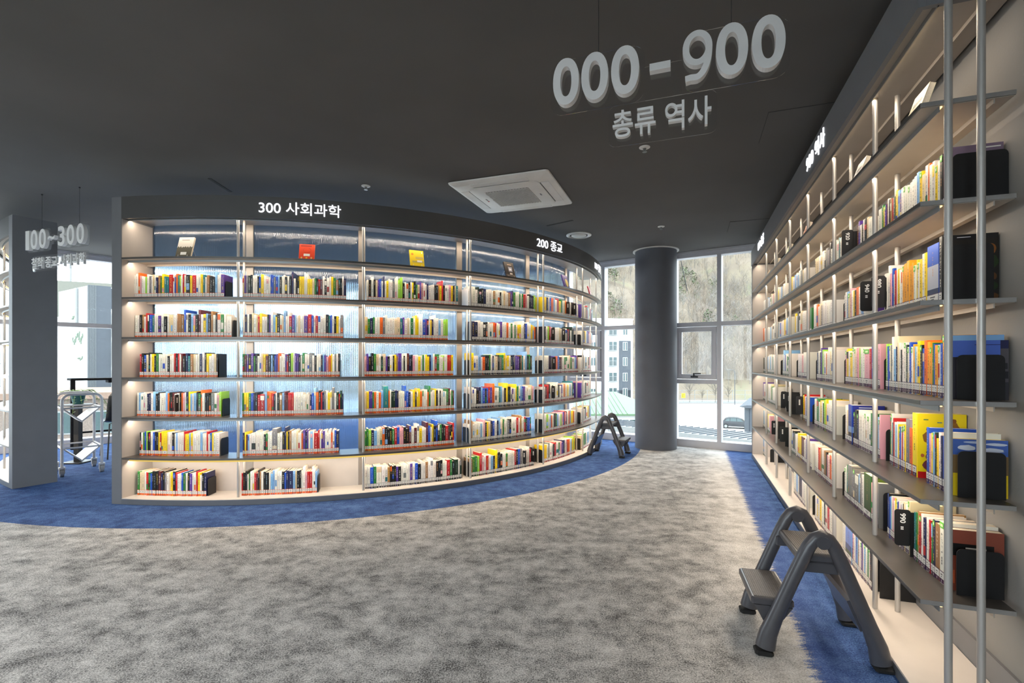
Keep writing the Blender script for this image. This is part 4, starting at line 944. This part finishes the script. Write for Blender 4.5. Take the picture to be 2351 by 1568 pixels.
# ---------------------------------------------------------------- books shown face out on the top shelf
def display(o, face, h_, w_, col, art, label, lean=.30, thick=.016, group='books shown face out on the top shelf'):
    face = Vector(face).normalized(); ux = UP.cross(face).normalized(); up = (UP*math.cos(lean)-face*math.sin(lean)).normalized(); nn = ux.cross(up).normalized()
    o = Vector(o)+UP*.016; cov, pg = MB(), MB()
    def p(x, y, z): return ux*(x-w_/2)+nn*y+up*z
    cov.box(p(0, 0, 0), ux*w_, nn*-.0012, up*h_, col); cov.box(p(0, -thick, 0), ux*w_, nn*-.0012, up*h_, col); cov.box(p(0, -.0012, 0), ux*.0012, nn*(-thick+.0012), up*h_, col)
    pg.box(p(.0012, -.0013, .001), ux*(w_-.003), nn*(-thick+.0014), up*(h_-.002))
    for k, (u0, v0, u1, v1, cc, *kd) in enumerate(art): cov.face([p(u*w_, .0004+.0002*k, v*h_) for u, v in (blob(u0, v0, u1, v1, kd[0], k) if kd else [(u0, v0), (u1, v0), (u1, v1), (u0, v1)])], lin(cc))
    bk = cov.build('book', M['book']); bk.location = o; tag(bk, label, 'book', group); pg.build('page_block', M['page'], bk)
    m_ = MB()
    for sx in (-.3, .3):
        x = ux*(sx*w_)
        m_.tube([x+nn*.006+up*.018, x+nn*.006-up*.003, x-nn*(thick+.006)-up*.003, x-nn*(thick+.006)+up*h_*.6, x-nn*(thick+.006)+up*h_*.6-face*.075-UP*(h_*.56*math.cos(lean)+.006)], .0018, 6)
    st_ = m_.build('book_stand', M['trolley'], None, True); st_.location = o; tag(st_, 'thin wire stand under the '+label.split(' book')[0]+' book', 'book stand', 'wire stands on the top shelf')
zt = SL[6]
def cdisp(px, *a, **k):
    an = th_px(px, RO-.13); face = P(an, 1)-P(an, 0); display(P(an, RO-.10, zt), face*-1*-1, *a, **k)
cdisp(425, .195, .138, lin((.80, .78, .74)), [(0, 0, 1, .42, (.33, .32, .27)), (0, .40, 1, .55, (.33, .32, .27), 'trees'), (.22, .84, .72, .87, (.5, .45, .45)), (.30, .10, .68, .24, (.9, .9, .88))], 'pale book with dark forest silhouette, face out at left of the curved top shelf')
cdisp(705, .150, .132, lin((.86, .25, .10)), [(.1, .84, .8, .93, (.6, .15, .08)), (.3, .2, .7, .36, (.9, .88, .85)), (.08, .02, .26, .15, (.95, .8, .1), 'star'), (.4, .02, .58, .15, (.95, .8, .1), 'star'), (.72, .02, .9, .15, (.95, .8, .1), 'star'), (.22, .40, .78, .78, (.78, .21, .10), 'o'), (.26, .43, .74, .75, (.86, .25, .10), 'o')], 'red orange book face out on the curved top shelf')
cdisp(957, .172, .138, lin((.93, .80, .05)), [(.1, .68, .28, .82, (.85, .5, .1), 'o'), (.4, .46, .95, .60, (.80, .70, .35)), (.15, .22, .95, .34, (.75, .68, .35)), (.5, .26, .85, .38, (.9, .88, .85)), (.85, .82, .9, .92, (.9, .9, .95))], 'yellow book face out on the curved top shelf')
cdisp(1170, .180, .135, lin((.16, .12, .10)), [(.3, .80, .75, .85, (.6, .5, .4)), (.35, .36, .75, .68, (.55, .55, .60)), (.42, .44, .68, .58, (.85, .85, .88)), (.0, 0, 1, .18, (.40, .36, .33)), (.42, .18, .7, .28, (.85, .8, .75))], 'dark brown book face out on the curved top shelf')
cdisp(1299, .180, .135, lin((.30, .22, .50)), [(.35, .12, .9, .75, (.85, .78, .45), 'o'), (.1, 0, .9, .12, (.12, .12, .35))], 'purple book with yellow triangle face out near right end of curved top shelf')
cdisp(1355, .180, .130, lin((.62, .10, .18)), [(.15, .3, .8, .5, (.85, .8, .8))], 'crimson book face out at the far right end of the curved top shelf')
for px, col, lb in ((2092, (.86, .84, .72), 'white and pale yellow book'), (1962, (.84, .82, .80), 'white book'), (1843, (.86, .62, .52), 'salmon pink book'), (1803, (.66, .70, .42), 'pale green book'), (1777, (.80, .78, .70), 'cream book'), (1755, (.42, .28, .24), 'brown book')):
    s = s_px(px, .10)
    display(Q(s, .075, zt), -BN, .20, .142, lin(col), [(0, 0, 1, .25, (.84, .76, .38) if px == 2092 else tuple(c*.8 for c in col)), (.2, .7, .8, .78, tuple(c*.6 for c in col))], lb+' leaning face out on the top shelf of the straight bookcase', .32, .02)

# ---------------------------------------------------------------- outdoors
GZ = -8.5
M['asphalt'] = mat('pale_concrete_ground', (.30, .29, .275), .9, 0, .08, .15)
M['hill'] = None
def hillmat():
    m, nt, p = principled('dry_hillside'); N, L = nt.nodes, nt.links; p.inputs['Roughness'].default_value = 1; p.inputs['Specular IOR Level'].default_value = 0
    g = N.new('ShaderNodeNewGeometry'); n = N.new('ShaderNodeTexNoise'); n.inputs['Scale'].default_value = .06; n.inputs['Detail'].default_value = 8; L.new(g.outputs['Position'], n.inputs['Vector'])
    r = N.new('ShaderNodeValToRGB'); e = r.color_ramp.elements; e.new(.5); e.new(.62)
    for q, (po, c) in zip(e, ((.35, (.20, .165, .13)), (.48, (.165, .135, .105)), (.6, (.19, .16, .115)), (.7, (.15, .155, .10)))): q.position = po; q.color = c+(1,)
    L.new(n.outputs['Fac'], r.inputs[0]); L.new(r.outputs[0], p.inputs['Base Color']); return m
M['hill'] = hillmat()
M['twig'] = attr_mat('bare_twigs', .9)
M['bwhite'] = mat('white_render', (.48, .48, .47), .8, 0, .02, 2)
M['bgrey'] = mat('blue_grey_cladding', (.045, .053, .065), .6, 0, .05, 3)
M['bbeige'] = mat('beige_render', (.13, .127, .105), .8)
M['brick'] = mat('pale_brick', (.15, .115, .095), .9, 0, .2, 12)
M['winglass'] = mat('teal_window_glass', (.035, .06, .062), .1)
M['rail'] = mat('white_railing', (.2, .205, .205), .5)
M['green'] = mat('green_metal_roof', (.07, .125, .06), .5, 0, .04, 3)
M['slab'] = mat('grey_canopy_concrete', (.14, .14, .135), .8)
M['tile'] = mat('orange_roof_tile', (.17, .11, .08), .8, 0, .1, 6)
M['car'] = mat('dark_grey_car_paint', (.018, .020, .024), .4, .0, .02, 3, 0, 1, .1)

m_ = MB(); m_.bx(-260, 300, 9.5, 320, GZ-.5, GZ); m_.bx(-260, 300, -120, -6, GZ-.5, GZ); tag(m_.build('ground', M['asphalt']), 'pale paved yard and road outside far below', 'ground', kind='structure')
hr = random.Random(3)
def ridge(x): return 70+12*math.cos((x-112)/26.0*PI) if 60 < x < 165 else 82
def hz(x, y):
    t = max(0, min(1.15, (y-126)/170)); base = GZ+(ridge(x)-GZ)*(t**.92)
    return base+1.6*math.sin(x*.21+y*.13)*min(1, t*5)+1.2*math.sin(x*.09-y*.17)*min(1, t*5)
m_ = MB(); nx, ny = 70, 34; vs = []; fs = []
for j in range(ny+1):
    for i in range(nx+1): x = -60+380*i/nx; y = 126+194*j/ny; vs.append((x, y, hz(x, y)))
for j in range(ny):
    for i in range(nx): k = j*(nx+1)+i; fs.append((k, k+1, k+nx+2, k+nx+1))
m_.mesh(vs, fs); tag(m_.build('hillside', M['hill'], None, True), 'dry brown wooded hillside filling the far windows', 'hill', kind='structure')
def tree_geo(m_, x, y, z, h_, col, r_, n=13, k_=1.0):
    m_.tube([(x, y, z-.3), (x+r_.uniform(-.2, .2)*k_, y, z+h_*.55)], [h_*.012, h_*.006], 4, col, False)
    for q in range(n):
        a = r_.uniform(0, 2*PI); z0 = z+h_*r_.uniform(.22, .6); l_ = h_*r_.uniform(.28, .52); el = r_.uniform(.6, 1.25)
        e = Vector((math.cos(a)*math.cos(el), math.sin(a)*math.cos(el), math.sin(el))); b0 = Vector((x, y, z0)); b1 = b0+e*l_*.55; b2 = b1+(e+Vector((r_.uniform(-.4, .4), r_.uniform(-.4, .4), .1))).normalized()*l_*.5
        sd = e.cross(Vector((.3, .9, .2))).normalized()*h_*.0042
        m_.face([b0-sd, b0+sd, b1+sd*.6, b1-sd*.6], col); m_.face([b1-sd*.6, b1+sd*.6, b2], col)
        for w_ in range(5):
            c = b0+(b2-b0)*r_.uniform(.3, .95); f2 = c+Vector((r_.uniform(-1, 1), r_.uniform(-1, 1), r_.uniform(.1, 1))).normalized()*l_*.38; m_.face([c-sd*.5, c+sd*.5, f2], col)
m_ = MB()
for k in range(1500):
    y = 130+170*hr.random()**1.2; px = hr.choice((hr.uniform(1300, 1480), hr.uniform(1540, 1740), hr.uniform(1540, 1740))); x = (px-1175.5)/F*y
    b = hr.uniform(.8, 1.2); c = hr.choice(((.15, .128, .105), (.195, .15, .115), (.175, .155, .14), (.21, .165, .12), (.17, .155, .135)))
    tree_geo(m_, x, y, hz(x, y), hr.uniform(5, 10), tuple(q*b for q in c), hr, 15)
tag(m_.build('bare_wood', M['twig']), 'bare pale brown winter trees covering the hillside', 'wood', kind='stuff')
m_ = MB()
for k in range(30):
    y = hr.uniform(150, 230); px = hr.choice((hr.uniform(1395, 1440), hr.uniform(1330, 1400), hr.uniform(1625, 1725), hr.uniform(1560, 1600))); x = (px-1175.5)/F*y; z = hz(x, y); h_ = hr.uniform(5, 9)
    m_.tube([(x, y, z-.3), (x, y, z+h_*.8)], [.12, .05], 4, (.10, .085, .07))
    for t in range(150):
            u = hr.random(); a = hr.uniform(0, 2*PI); rr = h_*.30*math.sin(PI*(.15+.8*u))*hr.uniform(.3, 1); cc = hr.uniform(.75, 1.25); c = Vector((x+rr*math.cos(a), y+rr*math.sin(a), z+h_*(.28+.72*u)+hr.uniform(-.3, .3)))
            d = Vector((hr.uniform(-1, 1), hr.uniform(-1, 1), hr.uniform(-.4, .7))).normalized()*h_*.055; e = d.cross(UP).normalized()*h_*.03
            m_.face([c-d, c+e, c+d, c-e], (.105*cc, .13*cc, .065*cc))
tag(m_.build('evergreens', M['twig']), 'scattered green pines among the bare trees on the hill', 'trees', kind='stuff')
def at(px, py, y): return Vector(((px-1175.5)/F*y, y, EYE-(py-831)/F*y))
# fence, road trees, lamps, sign
fr = tag(empty('road_fence', (0, 0, 0)), 'long pale wire fence along the foot of the hill', 'fence')
for i in range(24):
    x = 8+i*3.2; m_ = MB(); m_.bx(x-.05, x+.05, 124.95, 125.05, GZ, GZ+2.6); m_.build('post', M['rail'], fr)
for z in (.3, 1.4, 2.5):
    m_ = MB(); m_.bx(8, 82, 124.97, 125.03, GZ+z, GZ+z+.07); m_.build('rail', M['rail'], fr)
m_ = MB(); m_.bx(0, 90, 116, 122, GZ, GZ+.12); tag(m_.build('pavement', M['slab']), 'pale raised pavement along the far road', 'pavement', kind='structure')
for px, y, h_, lb in ((1583, 118, 6.5, 'bare roadside tree near the yellow road sign'), (1612, 119, 4.2, 'small bare roadside tree between two taller ones, left pane'), (1642, 117, 7.5, 'bare roadside tree just left of the window mullion'), (1672, 118, 5.5, 'bare roadside tree beside the lamp post')):
    p = at(px, 0, y); m_ = MB(); tree_geo(m_, 0, 0, 0, h_, (.13, .11, .09), hr, 34); o = m_.build('bare_tree', M['twig']); o.location = (p.x, y, GZ); tag(o, lb, 'tree', 'bare roadside trees')
def lamp(px, y, h_, lb, arm=-1):
    p = at(px, 0, y); r = tag(empty('street_lamp', (p.x, y, GZ)), lb, 'street lamp', 'street lamps outside')
    m_ = MB(); m_.tube([(0, 0, 0), (0, 0, h_-.5), (arm*.4, 0, h_-.1), (arm*1.4, 0, h_)], [.09, .07, .06, .05], 8); m_.build('pole', M['bgrey'], r, True)
    m_ = MB(); m_.bbox(arm*1.4-.35, arm*1.4+.35, -.12, .12, h_-.06, h_+.06, .03); m_.build('lamp_head', M['slab'], r)
    return r
lamp(1687, 112, 8.0, 'tall grey street lamp in the right window pane')
rs = tag(empty('road_sign', (at(1569, 0, 114).x, 114, GZ)), 'small yellow road sign at the left edge of the window', 'road sign')
m_ = MB(); m_.cyl(0, 0, 0, 2.4, .05, 8); m_.build('pole', M['rail'], rs)
m_ = MB(); m_.bbox(-.45, .45, -.05, 0, 1.4, 2.5, .02, lin((.95, .82, .1))); m_.build('sign_plate', M['paint'], rs)
m_ = MB(); m_.tube([(.22*math.cos(t), -.052, 1.95+.3*math.sin(t)) for t in [math.radians(60+24*k) for k in range(11)]], .06, 6, lin((.08, .08, .08))); m_.build('sign_mark', M['paint'], rs)
# car
def car():
    p = at(1690, 983, 72.5); r = tag(empty('car', (p.x, p.y, GZ), -.42), 'dark grey car parked outside, seen through the right window pane', 'car')
    L_ = 4.5; prof = [(-2.22, .35), (-2.25, .75), (-2.1, .98), (-1.75, 1.05), (-1.45, 1.42), (-.95, 1.58), (.15, 1.60), (.75, 1.42), (1.15, 1.08), (1.85, .96), (2.18, .78), (2.25, .45), (2.2, .30)]
    m_ = MB(); rings = []
    for yy, k in ((-.92, .9), (-.90, 1), (-.72, 1.0), (0, 1.02), (.72, 1.0), (.90, 1), (.92, .9)):
        rings.append([(x*(1 if abs(yy) < .91 else .97), (yy if z < 1.0 else yy*(1-.22*(z-1.0)/.6)), .3+(z-.3)*(k if z > 1 else 1)) for x, z in prof])
    m_.loft(rings); m_.build('body', M['car'], r, True, 22)
    for sg in (-1, 1):
        m_ = MB()
        def g(pts): m_.face([(x, sg*(.93-.20*(z-1.0)/.6), z) for x, z in (pts if sg > 0 else pts[::-1])])
        g([(-1.5, 1.06), (-.85, 1.06), (-.85, 1.50), (-1.25, 1.40)]); g([(-.78, 1.06), (.02, 1.06), (.02, 1.53), (-.78, 1.52)]); g([(.09, 1.06), (.95, 1.06), (.55, 1.42), (.09, 1.53)]); m_.build('side_window', M['winglass'], r)
    m_ = MB(); m_.face([(1.17, -.80, 1.10), (1.17, .80, 1.10), (.80, .70, 1.42), (.80, -.70, 1.42)]); m_.face([(-1.76, .80, 1.08), (-1.76, -.80, 1.08), (-1.50, -.70, 1.40), (-1.50, .70, 1.40)]); m_.build('windscreen', M['winglass'], r)
    for x in (-1.38, 1.38):
        for y in (-.80, .80):
            m_ = MB(); m_.tube([(x, y*1.08-.12, .34), (x, y*1.08+.12, .34)], .34, 20); wv = m_.build('wheel', M['rubber'], r, True); m_ = MB(); m_.tube([(x, y*1.08-.13, .34), (x, y*1.08+.13, .34)], .21, 14); m_.build('rim', M['fin'], wv, True)
    for y in (-.68, .68):
        m_ = MB(); m_.bbox(2.06, 2.20, y-.2, y+.2, .70, .84, .02); m_.build('headlamp', M['rail'], r)
    m_ = MB(); m_.bx(2.235, 2.26, -.26, .26, .42, .54); m_.build('number_plate', M['rail'], r)
car()
# canopy roof below the window and grey ribbed shed
cz = -1.6; c0 = at(1480, 0, 21); c1 = at(1760, 0, 21)
r = tag(empty('canopy_roof', (3.2, 23.3, cz), -PI/4), 'flat pale canopy roof with dark ribs just outside below the window', 'canopy'); W_ = 12.0
m_ = MB(); m_.bx(0, W_, 0, 2.1, -.26, 0); m_.build('roof_slab', M['slab'], r)
m_ = MB()
for k in range(38): m_.box((.05+k*.3, .1, 0), (.035, 0, 0), (.35, 1.9, 0), (0, 0, .04))
m_.build('ribs', M['bgrey'], r)
m_ = MB(); m_.bx(.2, 5.5, .5, .6, -6.3, -.26); m_.bx(6.6, W_, .5, .6, -6.3, -.26); m_.bx(5.5, 6.6, .5, .6, -6.3, -.85); m_.build('wall', M['bbeige'], r)
m_ = MB(); m_.bx(5.5, 6.6, .56, .6, -.85, -.26); m_.build('window', M['rail'], r)
p = at(1719, 982, 27); r = tag(empty('grey_shed', (p.x, 27, GZ)), 'blue grey ribbed shed corner at the right edge of the window', 'shed')
m_ = MB(); m_.bx(0, 5, 0, .5, 0, p.z-GZ+1.1)
for k in range(22): m_.bx(.05+k*.22, .10+k*.22, -.04, 0, 0, p.z-GZ+1.0)
m_.build('wall', M['bgrey'], r); m_ = MB(); m_.loft([[(-.25, -.25, p.z-GZ+1.1), (5.3, -.25, p.z-GZ+1.1), (5.3, .6, p.z-GZ+1.1), (-.25, .6, p.z-GZ+1.1)], [(-.25, -.25, p.z-GZ+1.25), (5.3, -.25, p.z-GZ+1.25), (5.3, .6, p.z-GZ+1.6), (.35, .6, p.z-GZ+1.6)]]); m_.build('roof', M['bgrey'], r)
# buildings
def building(name, o, dx, w_, dy, d_, h_, wall, cols, floors, label, side=None, fh=2.8, z0=0, rail=True, panel=None):
    """o = near corner on the ground; dx, dy directions of its two visible fronts"""
    r = tag(empty(name, o), label, 'building', 'buildings outside')
    dx, dy = Vector(dx).normalized(), Vector(dy).normalized()
    m_ = MB(); m_.box((0, 0, 0), dx*w_, dy*d_, UP*h_); m_.build('wall', wall, r)
    m_ = MB(); m_.box(-dx*.1-dy*.1+UP*h_, dx*(w_+.2), dy*(d_+.2), UP*.25); m_.build('roof', M['bwhite'], r)
    if panel:
        for a, b, z_, zz, ma in panel: m_ = MB(); m_.box(dx*a-dy*.06+UP*z_, dx*(b-a), dy*.06, UP*(zz-z_)); m_.build('cladding', ma, r)
    for f_ in range(floors):
        for (a, b, hh, bal) in cols:
            z = z0+f_*fh+.9; m_ = MB(); m_.box(dx*a-dy*.12+UP*(z-.06), dx*(b-a), dy*.08, UP*(hh+.12)); fw = m_.build('window', M['bwhite'], r)
            m_ = MB(); q = (b-a)*.5
            for e in (0, 1): m_.box(dx*(a+.1+q*e)-dy*.15+UP*z, dx*(q-.16), dy*.04, UP*hh)
            m_.build('pane', M['winglass'], fw)
            if bal and rail:
                m_ = MB(); m_.box(dx*(a-.1)-dy*.55+UP*(z-.12), dx*(b-a+.2), dy*.45, UP*.1)
                for k in range(int((b-a)/.22)): m_.box(dx*(a+k*.22)-dy*.53+UP*z, dx*.04, dy*.04, UP*.8)
                m_.box(dx*(a-.1)-dy*.55+UP*(z+.8), dx*(b-a+.2), dy*.06, UP*.07); m_.build('balcony', M['rail'], r)
    return r
a_ = at(1291, 0, 88); b_ = at(1453, 0, 90); bw = (b_-a_).length
building('apartment_building', Vector((a_.x, 88, GZ)), (b_.x-a_.x, 2, 0), (Vector((b_.x-a_.x, 2, 0))).length, (-.1, 1, 0), 12, 17.4, M['bwhite'],
         [(8.6, 10.2, 1.5, True), (11.3, 12.2, 1.4, False), (1.0, 2.6, 1.5, True), (5.2, 6.2, 1.4, False)], 6, 'white and grey apartment building outside, left of the round column', None, 2.8, -.2, True,
         [(10.6, 12.85, 0, 13.6, M['bgrey']), (7.2, 12.85, 0, 4.6, M['bgrey'])])
p0 = at(1330, 0, 42); p1 = at(1475, 0, 44)
r = tag(empty('green_roofed_house', (p0.x, 42, GZ)), 'low house with a pale green metal roof outside beside the column', 'building', 'buildings outside')
ez = at(0, 952, 42).z-GZ; rz_ = at(0, 902, 48).z-GZ; wd = p1.x-p0.x+2
m_ = MB(); m_.bx(-3, wd-.4, .5, 10, 0, ez); m_.build('wall', M['bwhite'], r)
m_ = MB(); m_.loft([[(-4, 0, ez-.1), (wd, 0, ez-.1), (wd, 0, ez+.05), (-4, 0, ez+.05)], [(-4, 6, rz_), (wd-3.6, 6, rz_), (wd-3.6, 6, rz_+.12), (-4, 6, rz_+.12)]])
for k in range(26): q = k*.4; m_.box((-3.9+q, .0, ez+.05), (.05, 0, 0), (0, 6, rz_-ez+.05), (0, 0, .05)) if -3.9+q < wd-3.7 else None
m_.build('roof', M['green'], r)
for x in (3.5, 4.45): m_ = MB(); m_.bx(x, x+.8, .44, .52, ez-2.4, ez-.5); m_.build('window', M['winglass'], r)
# white block with grey side and balconies, beige block behind, low brick house at left
k0 = at(200, 0, 50); wl = at(135, 0, 54.4); wr = at(300, 0, 52.5); top = at(0, 656, 50).z-GZ
d1 = Vector((wl.x-k0.x, wl.y-k0.y, 0)); d2 = Vector((wr.x-k0.x, wr.y-k0.y, 0))
r = tag(empty('white_tower_block', (k0.x, k0.y, GZ)), 'white block with handwritten signs and blue grey balcony side in the left window', 'building', 'buildings outside')
e1, e2 = d1.normalized(), d2.normalized()
m_ = MB(); m_.box((0, 0, 2.6), e1*(d1.length), e2*(d2.length+6), UP*(top-2.6)); m_.build('wall', M['bwhite'], r)
m_ = MB(); m_.box(e2*.02-e1*.08+UP*2.4, e2*(1.85), e1*.06, UP*(top-2.3)); m_.box(e2*1.85-e1*.06+UP*(top-2.2), e2*10, e1*.05, UP*2.1); m_.build('cladding', M['bgrey'], r)
m_ = MB()
for k in range(8): m_.box(e2*(.03+k*.085)-e1*.12+UP*2.4, e2*.045, e1*.04, UP*(top-2.3))
m_.build('ribbed_corner', mat('ribbed_steel', (.10, .11, .115), .5), r)
for f_ in range(5):
    z = top-4.6-2.95*f_
    m_ = MB(); m_.box(e2*1.95-e1*.09+UP*(z), e2*7, e1*.05, UP*1.9); fw = m_.build('window', M['winglass'], r)
    m_ = MB(); m_.box(e2*1.95-e1*.5+UP*(z-.5), e2*7, e1*.45, UP*.4)
    for q in range(25): m_.box(e2*(1.98+.28*q)-e1*.5+UP*(z-.1), e2*.06, e1*.05, UP*1.1)
    m_.box(e2*1.95-e1*.52+UP*(z+1.0), e2*7, e1*.07, UP*.08); m_.build('balcony', M['rail'], r)
m_ = MB(); q = e1*2.0-e2*.25
m_.tube([q+UP*(top-4.0), q+UP*(top-.1)], .16, 8); m_.build('duct', M['rail'], r)
txtg = mat('faded_green_lettering', (.16, .20, .15), .8); m_ = MB()
wr_ = random.Random(8)
for u, z, w_, h_, n in ((4.0, top-3.3, 1.4, .6, 5), (3.6, top-6.0, 2.8, 1.7, 9), (2.2, top-7.6, 1.2, .6, 4)):
    for k in range(n):
        a = Vector((0, 0, 0))+e1*(u-w_*k/n)+UP*(z+wr_.uniform(0, h_*.5))-e2*.08; b = a-e1*wr_.uniform(-.1, .35)+UP*wr_.uniform(.2, .6)*h_
        m_.tube([a, (a+b)/2+e1*wr_.uniform(-.1, .1), b], .055, 5)
part(m_.build('handwriting', txtg, r), 'faded green handwritten strokes')
bb = at(120, 640, 75); r = tag(empty('beige_block', (bb.x-4, 75, GZ)), 'beige flat roofed block rising behind the white block at left', 'building', 'buildings outside')
m_ = MB(); m_.loft([[(0, 0, 0), (16, 8, 0), (12, 20, 0), (-4, 12, 0)], [(0, 0, bb.z-GZ), (16, 8, bb.z-GZ), (12, 20, bb.z-GZ), (-4, 12, bb.z-GZ)]]); m_.build('wall', M['bbeige'], r)
m_ = MB(); m_.bx(3, 3.2, 4, 4.2, bb.z-GZ, bb.z-GZ+6); m_.bx(12, 12.15, 9, 9.2, bb.z-GZ, bb.z-GZ+3); m_.build('antenna', M['rail'], r)
hb = at(-120, 912, 34); r = tag(empty('brick_house', (hb.x, 34, GZ)), 'low brick house with orange tiled roof edge in the left window', 'building', 'buildings outside')
hh = at(0, 920, 34).z-GZ; dd = Vector((1, .28, 0)).normalized(); nn = Vector((-.28, 1, 0)).normalized()
m_ = MB(); m_.box((0, 0, 0), dd*16, nn*8, UP*hh); m_.build('wall', M['brick'], r)
m_ = MB(); m_.box(-dd*.4-nn*.5+UP*hh, dd*17, nn*9, UP*.45); m_.build('roof', M['tile'], r)
for k in range(6):
    m_ = MB(); m_.box(dd*(1+2.5*k)-nn*.06+UP*(hh-2.6), dd*1.5, nn*.08, UP*1.7); fw = m_.build('window', M['rail'], r); m_ = MB(); m_.box(dd*(1.1+2.5*k)-nn*.09+UP*(hh-2.5), dd*1.3, nn*.04, UP*1.5); m_.build('pane', M['winglass'], fw)
ac = at(10, 905, 33.4); r = tag(empty('outdoor_unit', (ac.x, 34.6, hh+GZ+.45), .27), 'white outdoor air conditioner unit on the brick house roof at far left', 'outdoor unit')
m_ = MB(); m_.bbox(-.45, .45, -.16, .16, 0, .62, .03); m_.build('casing', M['bwhite'], r); m_ = MB(); m_.tube([(-.1, -.17, .32), (-.1, -.155, .32)], .25, 20); m_.build('fan_grille', M['wheel'], r)
lb_ = at(-60, 0, 60); building('pale_apartment_block', Vector((lb_.x-14, 62, GZ)), (1, .1, 0), 15, (-.1, 1, 0), 10, 16, M['bwhite'], [(8.5, 10.2, 1.5, True), (12, 13.8, 1.5, True)], 5, 'pale apartment block glimpsed at the far left edge of the photo', None, 2.9)
cb = Vector(at(1561, 590, 8.9)); m_ = MB()
m_.tube([at(1561, 588, 7.75), at(1566, 612, 7.78), at(1573, 645, 7.8), at(1577, 662, 7.8), at(1578, 668, 7.8)], .006, 6)
tag(m_.build('hanging_cable', M['cable'], None, True), 'loose black cable hanging outside the upper window pane', 'cable')

bpy.data.objects.remove(FO)
